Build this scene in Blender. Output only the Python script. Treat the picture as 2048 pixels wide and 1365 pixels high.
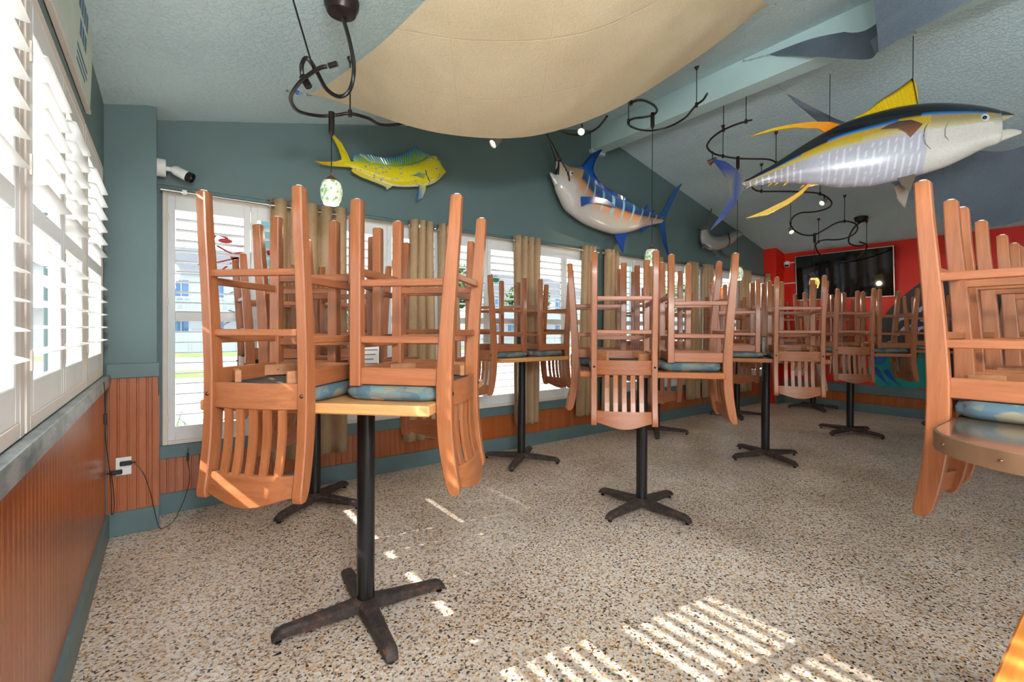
import bpy, math, random
from mathutils import Vector, Matrix, noise
for _o in list(bpy.data.objects): bpy.data.objects.remove(_o)
SC = bpy.context.scene
COL = SC.collection
PI = math.pi
R_ = math.radians
rnd = random.Random(7)

# ---------------------------------------------------------------- camera
CAM_H = 1.3616
F_PX, YAW, HY, PITCH, ROLL = 935.56, R_(53.49), 663.03, R_(-.3016), R_(.2204)
_f = Vector((math.cos(YAW), math.sin(YAW), 0)); _r = Vector((math.sin(YAW), -math.cos(YAW), 0)); _z = Vector((0, 0, 1))
_u = -math.sin(PITCH)*_f + math.cos(PITCH)*_z
ax = math.cos(ROLL)*_r + math.sin(ROLL)*_u
ay = -math.sin(ROLL)*_r + math.cos(ROLL)*_u
af = math.cos(PITCH)*_f + math.sin(PITCH)*_z
cd = bpy.data.cameras.new('camera'); cam = bpy.data.objects.new('camera', cd); COL.objects.link(cam)
cd.sensor_fit = 'HORIZONTAL'; cd.sensor_width = 36.0; cd.lens = 36.0*F_PX/2048.0
cd.shift_y = (HY-682.5)/2048.0; cd.clip_start = .02; cd.clip_end = 500
cam.matrix_world = Matrix(((ax.x, ay.x, -af.x, 0), (ax.y, ay.y, -af.y, 0), (ax.z, ay.z, -af.z, CAM_H), (0, 0, 0, 1)))
SC.camera = cam
# ---------------------------------------------------------------- light
SC.view_settings.view_transform = 'Standard'; SC.view_settings.look = 'None'
SC.view_settings.exposure = 2.25; SC.view_settings.gamma = 1.0; SC.view_settings.use_curve_mapping = False
W = bpy.data.worlds.new('world'); SC.world = W; W.use_nodes = True
_bg = W.node_tree.nodes['Background']; _bg.inputs[0].default_value = (.86, .93, 1.0, 1); _bg.inputs[1].default_value = .78
sd = bpy.data.lights.new('sun', 'SUN'); sun = bpy.data.objects.new('sun', sd); COL.objects.link(sun)
sd.energy = 3.2; sd.angle = R_(.6); sd.color = (1.0, .98, .94)
sun.rotation_euler = Vector((1, -.17, -.87)).to_track_quat('-Z', 'Y').to_euler(); sun.location = (-8, 3, 9)
def portal(name, loc, rot, sx, sy):
    l = bpy.data.lights.new(name, 'AREA'); l.shape = 'RECTANGLE'; l.size = sx; l.size_y = sy
    l.cycles.is_portal = True
    o = bpy.data.objects.new(name, l); COL.objects.link(o); o.location = loc; o.rotation_euler = rot
portal('portal_left', (-.48, .45, 1.7), (0, R_(-90), 0), 1.5, 7.0)
portal('portal_back', (4.6, 4.52, 1.4), (R_(-90), 0, 0), 9.4, 2.0)
portal('portal_front', (2.1, -3.45, 1.5), (R_(90), 0, 0), 4.8, 2.4)

# ---------------------------------------------------------------- materials
def new_mat(name):
    m = bpy.data.materials.new(name); m.use_nodes = True
    nt = m.node_tree; b = nt.nodes['Principled BSDF']
    return m, nt, b
def srgb(r, g, b):
    return tuple(((c/255)/12.92 if c/255 <= .04045 else ((c/255+.055)/1.055)**2.4) for c in (r, g, b)) + (1,)
def coords(nt, scale=(1, 1, 1), kind='Object', rot=(0, 0, 0)):
    t = nt.nodes.new('ShaderNodeTexCoord'); mp = nt.nodes.new('ShaderNodeMapping')
    mp.inputs['Scale'].default_value = scale; mp.inputs['Rotation'].default_value = rot
    nt.links.new(t.outputs[kind], mp.inputs[0]); return mp.outputs[0]
def ramp(nt, src, stops, interp='LINEAR'):
    r = nt.nodes.new('ShaderNodeValToRGB'); r.color_ramp.interpolation = interp
    e = r.color_ramp.elements
    while len(e) < len(stops): e.new(.5)
    for i, (p, c) in enumerate(stops): e[i].position = p; e[i].color = c
    nt.links.new(src, r.inputs[0]); return r.outputs[0]
def noise_n(nt, vec, scale, detail=3, rough=.55, dist=0):
    n = nt.nodes.new('ShaderNodeTexNoise'); n.inputs['Scale'].default_value = scale; n.inputs['Detail'].default_value = detail
    n.inputs['Roughness'].default_value = rough; n.inputs['Distortion'].default_value = dist
    nt.links.new(vec, n.inputs['Vector']); return n.outputs[0]
def mixc(nt, fac, a, b, mode='MIX'):
    m = nt.nodes.new('ShaderNodeMix'); m.data_type = 'RGBA'; m.blend_type = mode
    for s, v in ((m.inputs[0], fac), (m.inputs[6], a), (m.inputs[7], b)):
        if hasattr(v, 'links') or isinstance(v, bpy.types.NodeSocket): nt.links.new(v, s)
        else: s.default_value = v
    return m.outputs[2]
def bump(nt, b, h, strength=.2, dist=.01):
    n = nt.nodes.new('ShaderNodeBump'); n.inputs['Strength'].default_value = strength; n.inputs['Distance'].default_value = dist
    nt.links.new(h, n.inputs['Height']); nt.links.new(n.outputs[0], b.inputs['Normal'])
def flat(name, col, rough=.5, metal=0, var=.06, vscale=6, bmp=0, bscale=80, spec=.5):
    m, nt, b = new_mat(name); v = coords(nt)
    n = noise_n(nt, v, vscale, 3)
    lo = tuple(c*(1-var) for c in col[:3])+(1,); hi = tuple(min(1, c*(1+var)) for c in col[:3])+(1,)
    nt.links.new(ramp(nt, n, [(.3, lo), (.7, hi)]), b.inputs['Base Color'])
    b.inputs['Roughness'].default_value = rough; b.inputs['Metallic'].default_value = metal
    b.inputs['Specular IOR Level'].default_value = spec
    if bmp: bump(nt, b, noise_n(nt, v, bscale, 3), bmp, .004)
    return m
def wood(name, c1, c2, axis=2, rough=.38, gs=9, coat=0.0, stretch=14):
    m, nt, b = new_mat(name); s = [1.0*stretch]*3; s[axis] = 1.0
    v = coords(nt, tuple(s)); n1 = noise_n(nt, v, gs*.35, 4, .6, .6)
    v2 = coords(nt, tuple(x*4 if i != axis else x*1.5 for i, x in enumerate(s))); n2 = noise_n(nt, v2, gs, 2)
    base = ramp(nt, n1, [(.25, c2), (.75, c1)])
    out = mixc(nt, .25, base, ramp(nt, n2, [(.35, c2), (.65, c1)]))
    oi = nt.nodes.new('ShaderNodeObjectInfo')
    out = mixc(nt, .12, out, ramp(nt, oi.outputs['Random'], [(0, c2), (1, srgb(214, 146, 92))]))
    nt.links.new(out, b.inputs['Base Color']); b.inputs['Roughness'].default_value = rough
    b.inputs['Coat Weight'].default_value = coat; b.inputs['Coat Roughness'].default_value = .25
    bump(nt, b, n2, .05, .002)
    return m
M = {}
M['wall'] = flat('teal_wall_paint', srgb(94, 116, 116), .5, var=.05, vscale=2, bmp=.12, bscale=120)
M['trim'] = flat('teal_trim_paint', srgb(92, 113, 114), .42, var=.08, vscale=5, bmp=.08, bscale=60)
def scuffed():
    m, nt, b = new_mat('scuffed_teal_paint'); v = coords(nt, (1, .35, 1)); n = noise_n(nt, v, 14, 5, .7)
    nt.links.new(ramp(nt, n, [(.38, srgb(92, 110, 110)), (.6, srgb(158, 162, 162))]), b.inputs['Base Color']); b.inputs['Roughness'].default_value = .35; bump(nt, b, n, .15, .003); return m
M['scuffed'] = scuffed()
M['red'] = flat('red_wall_paint', srgb(222, 34, 8), .5, var=.05, vscale=2, bmp=.1, bscale=120)
M['beam'] = flat('pale_teal_beam_paint', srgb(188, 216, 216), .5, var=.04, vscale=3, bmp=.06, bscale=80)
def ceil_mat():
    m, nt, b = new_mat('knockdown_ceiling'); v = coords(nt)
    n = noise_n(nt, v, 1.2, 3); nt.links.new(ramp(nt, n, [(.3, srgb(194, 218, 225)), (.7, srgb(204, 227, 232))]), b.inputs['Base Color'])
    b.inputs['Roughness'].default_value = .8
    k = ramp(nt, noise_n(nt, v, 34, 4, .6, .4), [(.45, (0, 0, 0, 1)), (.56, (1, 1, 1, 1))])
    bump(nt, b, k, .7, .006); return m
M['ceil'] = ceil_mat()
def floor_mat():
    m, nt, b = new_mat('pebble_epoxy_floor')
    def vor(scale, stops, sx=1):
        v = coords(nt, (1, sx, 1)); x = nt.nodes.new('ShaderNodeTexVoronoi'); x.inputs['Scale'].default_value = scale
        nt.links.new(v, x.inputs['Vector'])
        s = nt.nodes.new('ShaderNodeSeparateColor'); nt.links.new(x.outputs['Color'], s.inputs[0])
        return ramp(nt, s.outputs[0], stops, 'CONSTANT'), x.outputs['Distance']
    cr = srgb(220, 203, 186); pk = srgb(214, 192, 170); gy = srgb(158, 138, 118); dk = srgb(44, 40, 38); og = srgb(214, 158, 88); wh = srgb(230, 221, 212); br = srgb(150, 112, 82)
    c1, d1 = vor(112, [(0, cr), (.28, gy), (.40, dk), (.50, wh), (.66, og), (.74, pk), (.9, br)])
    c2, d2 = vor(80, [(0, cr), (.4, dk), (.47, pk), (.6, og), (.66, gy), (.76, wh)], 1.2)
    v = coords(nt); big = noise_n(nt, v, 40, 2)
    out = mixc(nt, ramp(nt, big, [(.45, (0, 0, 0, 1)), (.55, (1, 1, 1, 1))]), c1, c2)
    dirt = ramp(nt, noise_n(nt, v, .9, 4, .6), [(.32, (.56, .47, .39, 1)), (.58, (1, 1, 1, 1))])
    out = mixc(nt, .6, out, dirt, 'MULTIPLY')
    nt.links.new(out, b.inputs['Base Color']); b.inputs['Roughness'].default_value = .42
    bump(nt, b, d1, .12, .003); return m
M['floor'] = floor_mat()
WL, WD = srgb(178, 108, 68), srgb(130, 70, 38)
M['wood_v'] = wood('stool_wood_upright', WL, WD, 2, .33, 9, .15); M['wood_h'] = wood('stool_wood_across', WL, WD, 0); M['wood_y'] = wood('stool_wood_deep', WL, WD, 1)
M['block'] = wood('raw_beech_block', srgb(190, 130, 86), srgb(158, 98, 60), 0, .6)
M['top_light'] = wood('honey_table_top', srgb(226, 172, 112), srgb(196, 132, 76), 0, .28, 9, .3)
M['top_dark'] = wood('amber_table_top', srgb(190, 112, 62), srgb(142, 76, 40), 0, .22, 9, .4)
M['bead'] = wood('amber_beadboard', srgb(184, 96, 38), srgb(136, 64, 22), 2, .3, 8, .4, 7)
M['pine'] = wood('orange_pine', srgb(212, 132, 52), srgb(160, 84, 24), 0, .3, 10, .3, 20)
M['white'] = flat('white_shutter_paint', srgb(226, 225, 223), .35, var=.02)
M['frame'] = flat('cream_frame_paint', srgb(222, 210, 198), .4, var=.03)
M['black'] = flat('black_powder_coat', srgb(26, 26, 27), .22, var=.2, vscale=14)
M['plastic'] = flat('black_plastic', srgb(20, 20, 22), .4)
M['bronze'] = flat('dark_bronze', srgb(52, 44, 42), .35, .6, var=.15)
M['brown_metal'] = flat('brown_bronze_cap', srgb(120, 86, 66), .45, .5)
M['steel'] = flat('brushed_steel', srgb(190, 186, 180), .3, 1)
M['dark_screw'] = flat('copper_bolt', srgb(96, 58, 46), .35, .7)
M['seat_under'] = flat('dark_seat_underside', srgb(70, 60, 54), .85, var=.2, vscale=20)
M['wplastic'] = flat('white_plastic', srgb(236, 234, 230), .4)
M['copper'] = flat('aged_copper_edge', srgb(176, 142, 110), .32, .75, var=.18, vscale=8, bmp=.1, bscale=20)
M['copper_top'] = flat('polished_copper_top', srgb(164, 138, 118), .12, .8, var=.25, vscale=4, bmp=.08, bscale=9)
def rust():
    m, nt, b = new_mat('rusted_cast_iron'); v = coords(nt)
    n = noise_n(nt, v, 22, 5, .7); nt.links.new(ramp(nt, n, [(.42, srgb(42, 38, 37)), (.6, srgb(72, 55, 48)), (.72, srgb(142, 78, 44))]), b.inputs['Base Color'])
    b.inputs['Roughness'].default_value = .6; bump(nt, b, n, .3, .004); return m
M['rust'] = rust()
def cushion():
    m, nt, b = new_mat('geometric_cushion_fabric'); v = coords(nt, (1, 1, 1.6))
    x = nt.nodes.new('ShaderNodeTexVoronoi'); x.inputs['Scale'].default_value = 17; nt.links.new(v, x.inputs['Vector'])
    s = nt.nodes.new('ShaderNodeSeparateColor'); nt.links.new(x.outputs['Color'], s.inputs[0])
    c = ramp(nt, s.outputs[0], [(0, srgb(84, 106, 108)), (.22, srgb(118, 112, 94)), (.42, srgb(92, 120, 118)), (.58, srgb(166, 140, 112)), (.68, srgb(68, 90, 102)), (.84, srgb(102, 104, 90))], 'CONSTANT')
    w = nt.nodes.new('ShaderNodeTexWave'); w.inputs['Scale'].default_value = 6; w.inputs['Distortion'].default_value = 3; nt.links.new(v, w.inputs['Vector'])
    c = mixc(nt, .25, c, ramp(nt, w.outputs[1], [(.4, srgb(84, 108, 112)), (.6, srgb(150, 136, 114))]))
    nt.links.new(c, b.inputs['Base Color']); b.inputs['Roughness'].default_value = .8
    bump(nt, b, noise_n(nt, coords(nt), 300, 2), .2, .002); return m
M['cushion'] = cushion()
def cloth(name, c1, c2, trans=.0, wscale=420, rough=.9, wr=.0, big=2.2, crease=False):
    m, nt, b = new_mat(name); v = coords(nt)
    n = noise_n(nt, v, 90, 3); n2 = noise_n(nt, v, big, 4, .6, 1.0)
    c = mixc(nt, .5, ramp(nt, n, [(.3, c2), (.7, c1)]), ramp(nt, n2, [(.35, c2), (.65, c1)]))
    nt.links.new(c, b.inputs['Base Color']); b.inputs['Roughness'].default_value = rough
    wv = nt.nodes.new('ShaderNodeTexWave'); wv.inputs['Scale'].default_value = wscale; nt.links.new(v, wv.inputs['Vector'])
    add = nt.nodes.new('ShaderNodeMath'); add.operation = 'MULTIPLY_ADD'; nt.links.new(n2, add.inputs[0]); add.inputs[1].default_value = wr; nt.links.new(n, add.inputs[2])
    hgt = add.outputs[0]
    if crease:
        bk = nt.nodes.new('ShaderNodeTexBrick'); bk.offset = 0; bk.inputs['Scale'].default_value = 1; bk.inputs['Brick Width'].default_value = .52; bk.inputs['Row Height'].default_value = .41; bk.inputs['Mortar Size'].default_value = .006; bk.inputs['Mortar Smooth'].default_value = 1
        nt.links.new(coords(nt, (1, 1, 1), 'Object', (0, 0, .6)), bk.inputs['Vector']); a2 = nt.nodes.new('ShaderNodeMath'); a2.operation = 'MULTIPLY_ADD'; a2.inputs[1].default_value = -.5
        nt.links.new(bk.outputs['Fac'], a2.inputs[0]); nt.links.new(hgt, a2.inputs[2]); hgt = a2.outputs[0]
    bump(nt, b, hgt, .35, .01)
    if trans:
        t = nt.nodes.new('ShaderNodeBsdfTranslucent'); nt.links.new(c, t.inputs[0])
        mx = nt.nodes.new('ShaderNodeMixShader'); mx.inputs[0].default_value = trans
        nt.links.new(b.outputs[0], mx.inputs[1]); nt.links.new(t.outputs[0], mx.inputs[2]); nt.links.new(mx.outputs[0], nt.nodes['Material Output'].inputs[0])
    return m
M['curtain'] = cloth('oatmeal_curtain_linen', srgb(214, 182, 144), srgb(188, 156, 120), .25)
M['sail_beige'] = cloth('beige_sail_canvas', srgb(238, 218, 184), srgb(224, 202, 166), .35, wr=1.4, crease=True)
M['sail_grey'] = cloth('grey_sail_canvas', srgb(112, 124, 136), srgb(92, 104, 118), .2, wr=1.0)
M['sail_blue'] = cloth('slate_blue_sail_canvas', srgb(112, 122, 134), srgb(94, 104, 116), .12, wr=1.0)
def glass():
    m = bpy.data.materials.new('window_glass'); m.use_nodes = True; nt = m.node_tree; nt.nodes.remove(nt.nodes['Principled BSDF'])
    t = nt.nodes.new('ShaderNodeBsdfTransparent'); t.inputs[0].default_value = (.94, .97, .97, 1); g = nt.nodes.new('ShaderNodeBsdfGlossy'); g.inputs['Roughness'].default_value = .02
    f = nt.nodes.new('ShaderNodeLayerWeight'); f.inputs[0].default_value = .5; pw_ = nt.nodes.new('ShaderNodeMath'); pw_.operation = 'POWER'; pw_.inputs[1].default_value = 5
    nt.links.new(f.outputs['Facing'], pw_.inputs[0]); ma = nt.nodes.new('ShaderNodeMath'); ma.operation = 'MULTIPLY_ADD'; ma.inputs[1].default_value = .5; ma.inputs[2].default_value = .04; nt.links.new(pw_.outputs[0], ma.inputs[0]); mx = nt.nodes.new('ShaderNodeMixShader')
    nt.links.new(ma.outputs[0], mx.inputs[0]); nt.links.new(t.outputs[0], mx.inputs[1]); nt.links.new(g.outputs[0], mx.inputs[2])
    nt.links.new(mx.outputs[0], nt.nodes['Material Output'].inputs[0]); return m
M['glass'] = glass()
def colattr(name, rough=.22, coat=.6):
    m, nt, b = new_mat(name); a = nt.nodes.new('ShaderNodeVertexColor'); a.layer_name = 'Col'
    n = noise_n(nt, coords(nt), 60, 3); c = mixc(nt, .18, a.outputs[0], ramp(nt, n, [(.35, (.5, .5, .5, 1)), (.65, (1, 1, 1, 1))]), 'MULTIPLY')
    nt.links.new(c, b.inputs['Base Color']); b.inputs['Roughness'].default_value = rough; b.inputs['Coat Weight'].default_value = coat; b.inputs['Coat Roughness'].default_value = .2
    return m
M['fish'] = colattr('painted_fish_gloss')
def shade_mat(name, ca, cb, cc, strength):
    m, nt, b = new_mat(name); v = coords(nt, (1, 1, .7)); x = nt.nodes.new('ShaderNodeTexVoronoi'); x.inputs['Scale'].default_value = 64
    nt.links.new(v, x.inputs['Vector']); s = nt.nodes.new('ShaderNodeSeparateColor'); nt.links.new(x.outputs['Color'], s.inputs[0])
    c = ramp(nt, s.outputs[0], [(0, ca), (.45, cb), (.75, cc)], 'CONSTANT')
    nt.links.new(c, b.inputs['Base Color']); nt.links.new(c, b.inputs['Emission Color']); b.inputs['Emission Strength'].default_value = strength
    b.inputs['Roughness'].default_value = .15; return m
M['shade_green'] = shade_mat('mottled_green_glass', srgb(244, 246, 232), srgb(222, 234, 204), srgb(150, 196, 128), .03)
M['shade_amber'] = shade_mat('mottled_amber_glass', srgb(250, 226, 130), srgb(226, 190, 80), srgb(180, 178, 70), .16)
def emit(name, c, s):
    m, nt, b = new_mat(name); b.inputs['Emission Color'].default_value = c; b.inputs['Emission Strength'].default_value = s; b.inputs['Base Color'].default_value = c; return m
M['bulb'] = emit('lamp_bulb', (1, .88, .68, 1), .35)

# ---------------------------------------------------------------- mesh helpers
class MB:
    def __init__(s): s.v = []; s.f = []; s.c = []
    def add(s, vs, fs, cols=None):
        o = len(s.v); s.v += [tuple(p) for p in vs]; s.f += [tuple(i+o for i in f) for f in fs]
        s.c += cols if cols else [(1, 1, 1, 1)]*len(vs); return s
    def box(s, lo, hi, bev=0):
        x0, y0, z0 = lo; x1, y1, z1 = hi
        if bev <= 0:
            return s.add([(x0, y0, z0), (x1, y0, z0), (x1, y1, z0), (x0, y1, z0), (x0, y0, z1), (x1, y0, z1), (x1, y1, z1), (x0, y1, z1)],
                         [(3, 2, 1, 0), (4, 5, 6, 7), (0, 1, 5, 4), (1, 2, 6, 5), (2, 3, 7, 6), (3, 0, 4, 7)])
        b = bev; vs = []; idx = {}
        for sx in (0, 1):
            for sy in (0, 1):
                for sz in (0, 1):
                    X, Y, Z = (x0, x1)[sx], (y0, y1)[sy], (z0, z1)[sz]
                    dx, dy, dz = (b, -b)[sx], (b, -b)[sy], (b, -b)[sz]
                    for k, p in enumerate(((X, Y+dy, Z+dz), (X+dx, Y, Z+dz), (X+dx, Y+dy, Z))):
                        idx[(sx, sy, sz, k)] = len(vs); vs.append(p)
        I = idx; fs = []
        for a in (0, 1):
            q = [(a, 0, 0, 0), (a, 0, 1, 0), (a, 1, 1, 0), (a, 1, 0, 0)]; fs.append([I[k] for k in (q if a == 0 else q[::-1])])
            q = [(0, a, 0, 1), (1, a, 0, 1), (1, a, 1, 1), (0, a, 1, 1)]; fs.append([I[k] for k in (q if a == 0 else q[::-1])])
            q = [(0, 0, a, 2), (0, 1, a, 2), (1, 1, a, 2), (1, 0, a, 2)]; fs.append([I[k] for k in (q if a == 0 else q[::-1])])
        for a in (0, 1):
            for c in (0, 1):
                fs.append([I[(a, c, 0, 0)], I[(a, c, 1, 0)], I[(a, c, 1, 1)], I[(a, c, 0, 1)]][:: 1 if a == c else -1])
                fs.append([I[(a, 0, c, 0)], I[(a, 1, c, 0)], I[(a, 1, c, 2)], I[(a, 0, c, 2)]][:: -1 if a == c else 1])
                fs.append([I[(0, a, c, 1)], I[(1, a, c, 1)], I[(1, a, c, 2)], I[(0, a, c, 2)]][:: 1 if a == c else -1])
        for a in (0, 1):
            for c in (0, 1):
                for d in (0, 1):
                    t = [I[(a, c, d, 0)], I[(a, c, d, 1)], I[(a, c, d, 2)]]
                    fs.append(t if (a+c+d) % 2 else t[::-1])
        return s.add(vs, fs)
    def rings(s, rings, closed=True, caps=True, cols=None):
        n = len(rings[0]); vs = [p for r in rings for p in r]; fs = []
        for i in range(len(rings)-1):
            for j in range(n if closed else n-1):
                k = (j+1) % n; fs.append((i*n+j, i*n+k, (i+1)*n+k, (i+1)*n+j))
        if caps and closed:
            fs.append(tuple(range(n))[::-1]); fs.append(tuple((len(rings)-1)*n+j for j in range(n)))
        return s.add(vs, fs, cols)
    def tube(s, path, rad, n=8, caps=True):
        path = [Vector(p) for p in path]; rs = []; up = None
        for i, p in enumerate(path):
            t = (path[min(i+1, len(path)-1)]-path[max(i-1, 0)]).normalized()
            if up is None: up = Vector((0, 0, 1)) if abs(t.z) < .9 else Vector((1, 0, 0))
            a = t.cross(up)
            if a.length < 1e-5: a = t.cross(Vector((0, 1, 0)))
            a.normalize(); b = t.cross(a).normalized(); up = -b if False else up
            r = rad[i] if isinstance(rad, (list, tuple)) else rad
            rs.append([p+a*(r*math.cos(2*PI*j/n))+b*(r*math.sin(2*PI*j/n)) for j in range(n)])
        return s.rings(rs, True, caps)
    def lathe(s, prof, n=20, c=(0, 0, 0)):
        return s.rings([[(c[0]+r*math.cos(2*PI*j/n), c[1]+r*math.sin(2*PI*j/n), c[2]+z) for j in range(n)] for r, z in prof])
    def prism(s, poly, a, b, fr=None):
        fr = fr or (lambda u, v, w: (u, v, w)); n = len(poly)
        ar = sum(poly[i][0]*poly[(i+1) % n][1]-poly[(i+1) % n][0]*poly[i][1] for i in range(n))
        if ar < 0: poly = poly[::-1]
        vs = [fr(u, v, a) for u, v in poly]+[fr(u, v, b) for u, v in poly]
        fs = [tuple(range(n))[::-1], tuple(range(n, 2*n))]+[(i, (i+1) % n, n+(i+1) % n, n+i) for i in range(n)]
        return s.add(vs, fs)
    def grid(s, P, cols=None):
        n = len(P[0]); return s.add([p for r in P for p in r], [(i*n+j, i*n+j+1, (i+1)*n+j+1, (i+1)*n+j) for i in range(len(P)-1) for j in range(n-1)], cols)
    def xf(s, Mx):
        s.v = [tuple(Mx @ Vector(p)) for p in s.v]; return s
    def mesh(s, name, mat, smooth=False, col=False):
        me = bpy.data.meshes.new(name); me.from_pydata(s.v, [], s.f); me.update()
        if mat: me.materials.append(M[mat] if isinstance(mat, str) else mat)
        if smooth:
            me.polygons.foreach_set('use_smooth', [True]*len(me.polygons))
            if smooth != 'all':
                try: me.set_sharp_from_angle(angle=R_(42))
                except Exception: pass
        if col:
            a = me.color_attributes.new('Col', 'FLOAT_COLOR', 'POINT'); a.data.foreach_set('color', [x for c in s.c for x in c])
        return me
    def build(s, name, mat, parent=None, smooth=False, col=False, loc=None):
        o = bpy.data.objects.new(name, s.mesh(name, mat, smooth, col)); COL.objects.link(o)
        if parent: o.parent = parent
        if loc: o.location = loc
        return o
def obj(name, me, parent=None, loc=(0, 0, 0), rot=None):
    o = bpy.data.objects.new(name, me); COL.objects.link(o); o.location = loc
    if rot: o.rotation_euler = rot
    if parent: o.parent = parent
    return o
def tag(o, label=None, cat=None, group=None, kind=None):
    if label: o['label'] = label
    if cat: o['category'] = cat
    if group: o['group'] = group
    if kind: o['kind'] = kind
    return o
def empty(name, loc, rot=(0, 0, 0), **k):
    o = bpy.data.objects.new(name, None); COL.objects.link(o); o.location = loc; o.rotation_euler = rot; o.empty_display_size = .1
    return tag(o, **k)
def copy_tree(o, parent=None):
    c = o.copy(); COL.objects.link(c); c.parent = parent
    for ch in list(o.children): copy_tree(ch, c)
    return c
def bez(pts, n=6):
    P = [Vector(p) for p in pts]; out = []
    for i in range(len(P)-1):
        p0, p1, p2, p3 = P[max(i-1, 0)], P[i], P[i+1], P[min(i+2, len(P)-1)]
        for k in range(n):
            t = k/n; out.append(.5*((2*p1)+(p2-p0)*t+(2*p0-5*p1+4*p2-p3)*t*t+(3*p1-p0-3*p2+p3)*t**3))
    return out+[P[-1]]
def lerp(a, b, t): return a+(b-a)*t
def ceilz(x): return 2.874+.2391*(x if x < 4.5 else 9-x)
S_ = dict(kind='structure')

# ---------------------------------------------------------------- room shell
XA, YB, XC, YR = -.32, 4.255, 9.345, -3.2
MB().box((XA-.15, YR-.15, -.12), (XC+1.6, YB+.15, 0)).build('floor', 'floor')
tag(bpy.data.objects['floor'], 'cream black and orange pebble speckled floor', 'floor', **S_)
m = MB(); m.prism([(XA-.15, ceilz(XA-.15)), (4.5, ceilz(4.5)), (XC+1.6, ceilz(XC+1.6)), (XC+1.6, ceilz(XC+1.6)+.12), (4.5, ceilz(4.5)+.12), (XA-.15, ceilz(XA-.15)+.12)], YR-.15, YB+.15, lambda u, v, w: (u, w, v))
tag(m.build('ceiling', 'ceil'), 'pale teal textured ceiling sloping up to a ridge', 'ceiling', **S_)
m = MB().box((4.40, YR, 3.655), (4.59, YB, 3.98), .004).box((4.37, YB-.05, 3.63), (4.62, YB, 3.67))
tag(m.build('ceiling_beam', 'beam'), 'pale teal boxed ridge beam running across the ceiling peak', 'beam')
# wall left (windows w/ sill at 1.05, head 2.36)
A_WIN = [(-2.95, -1.85), (-1.75, -.65), (-.55, .55), (.72, 1.84), (1.865, 3.065), (3.09, 3.87)]
A_Z0, A_Z1 = 1.06, 2.36
m = MB(); T = .14
def wall_a(y0, y1, z0, z1): m.box((XA-T, y0, z0), (XA, y1, z1))
wall_a(YR, YB, 0, A_Z0); wall_a(YR, YB, A_Z1, 2.84)
ys = [YR]+[v for w in A_WIN for v in w]+[YB]
for i in range(0, len(ys), 2): wall_a(ys[i], ys[i+1], A_Z0, A_Z1)
WLF = tag(m.build('wall_left', 'wall'), 'teal left wall with white shuttered windows above beadboard', 'wall', **S_)
# wall back (gable) with two banks of windows
B_BANK = [(-.02, 4.50), (4.69, 9.21)]; B_Z0, B_Z1 = .50, 2.36
m = MB()
def wall_b(x0, x1, z0, z1): m.box((x0, YB, z0), (x1, YB+T, z1))
wall_b(XA, XC, 0, B_Z0); wall_b(XA, B_BANK[0][0], B_Z0, B_Z1); wall_b(B_BANK[0][1], B_BANK[1][0], B_Z0, B_Z1); wall_b(B_BANK[1][1], XC, B_Z0, B_Z1)
m.prism([(XA, B_Z1), (XC, B_Z1), (XC, ceilz(XC)+.03), (4.5, ceilz(4.5)+.03), (XA, ceilz(XA)+.03)], YB, YB+T, lambda u, v, w: (u, w, v))
m.box((XA, YB-.012, 2.40), (XC, YB, 2.52))
WBK = tag(m.build('wall_back', 'wall'), 'dark teal gable wall with a long row of shuttered windows', 'wall', **S_)
# pilasters
m = MB().box((XA, 3.985, 0), (-.05, YB, 2.85))
PIL = tag(m.build('wall_corner_pilaster', 'wall'), 'teal corner pilaster between the two window walls', 'pilaster', **S_)
# wall right
m = MB().box((XC, 1.02, 0), (XC+T, YB, 2.85)).box((XC, YR, 2.37), (XC+T, 1.02, 2.85)).box((XC, YR, 0), (XC+T, -2.6, 2.37)).box((9.02, 4.03, 0), (XC, YB, 2.87))
WRT = tag(m.build('wall_right', 'red'), 'bright red end wall carrying the television and mural', 'wall', **S_)
# alcove behind the opening in the right wall
m = MB().box((XC+1.5, YR, 0), (XC+1.6, YB, 2.8))
tag(m.build('wall_alcove', flat('burgundy_paint', srgb(96, 22, 26), .5)), 'burgundy wall of the bar alcove behind the red wall', 'wall', **S_)
m = MB().box((XC-.03, YR, 2.2), (XC+T+.02, 1.02, 2.37)).box((XC-.04, .94, 0), (XC+T+.02, 1.04, 2.22), .004)
tag(m.build('trim_1', 'beam'), 'pale teal casing around the opening to the bar', 'trim', **S_)
# wall front (behind the viewer): sill and header and piers
m = MB().box((XA, YR-T, 0), (XC+1.6, YR, .35)).prism([(XA, 2.6), (XC+1.6, 2.6), (4.5+5, 2.7), (4.5, ceilz(4.5)), (XA, ceilz(XA))], YR-T, YR, lambda u, v, w: (u, w, v))
for x, w_ in ((XA, .2), (2.0, .2), (4.4, XC+1.6-4.4)): m.box((x, YR-T, .35), (x+w_, YR, 2.6))
tag(m.build('wall_front', 'wall'), 'teal window wall behind the viewer', 'wall', **S_)
for i in range(2):
    x0 = (-.12, 2.2)[i]; x1 = (2.0, 4.4)[i]
    w = empty('window_%d' % (20+i), (x0, YR, .35)); tag(w, 'tall plain %s window in the wall behind the viewer' % ('left', 'right')[i], 'window', 'plain windows behind the viewer', 'structure')
    MB().grid([[(0, -.047, 0), (x1-x0, -.047, 0)], [(0, -.047, 2.25), (x1-x0, -.047, 2.25)]]).build('pane', 'glass', w)
    MB().box((0, -.08, 0), (.05, -.02, 2.25)).box((x1-x0-.05, -.08, 0), (x1-x0, -.02, 2.25)).build('frame', 'white', w)
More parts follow.
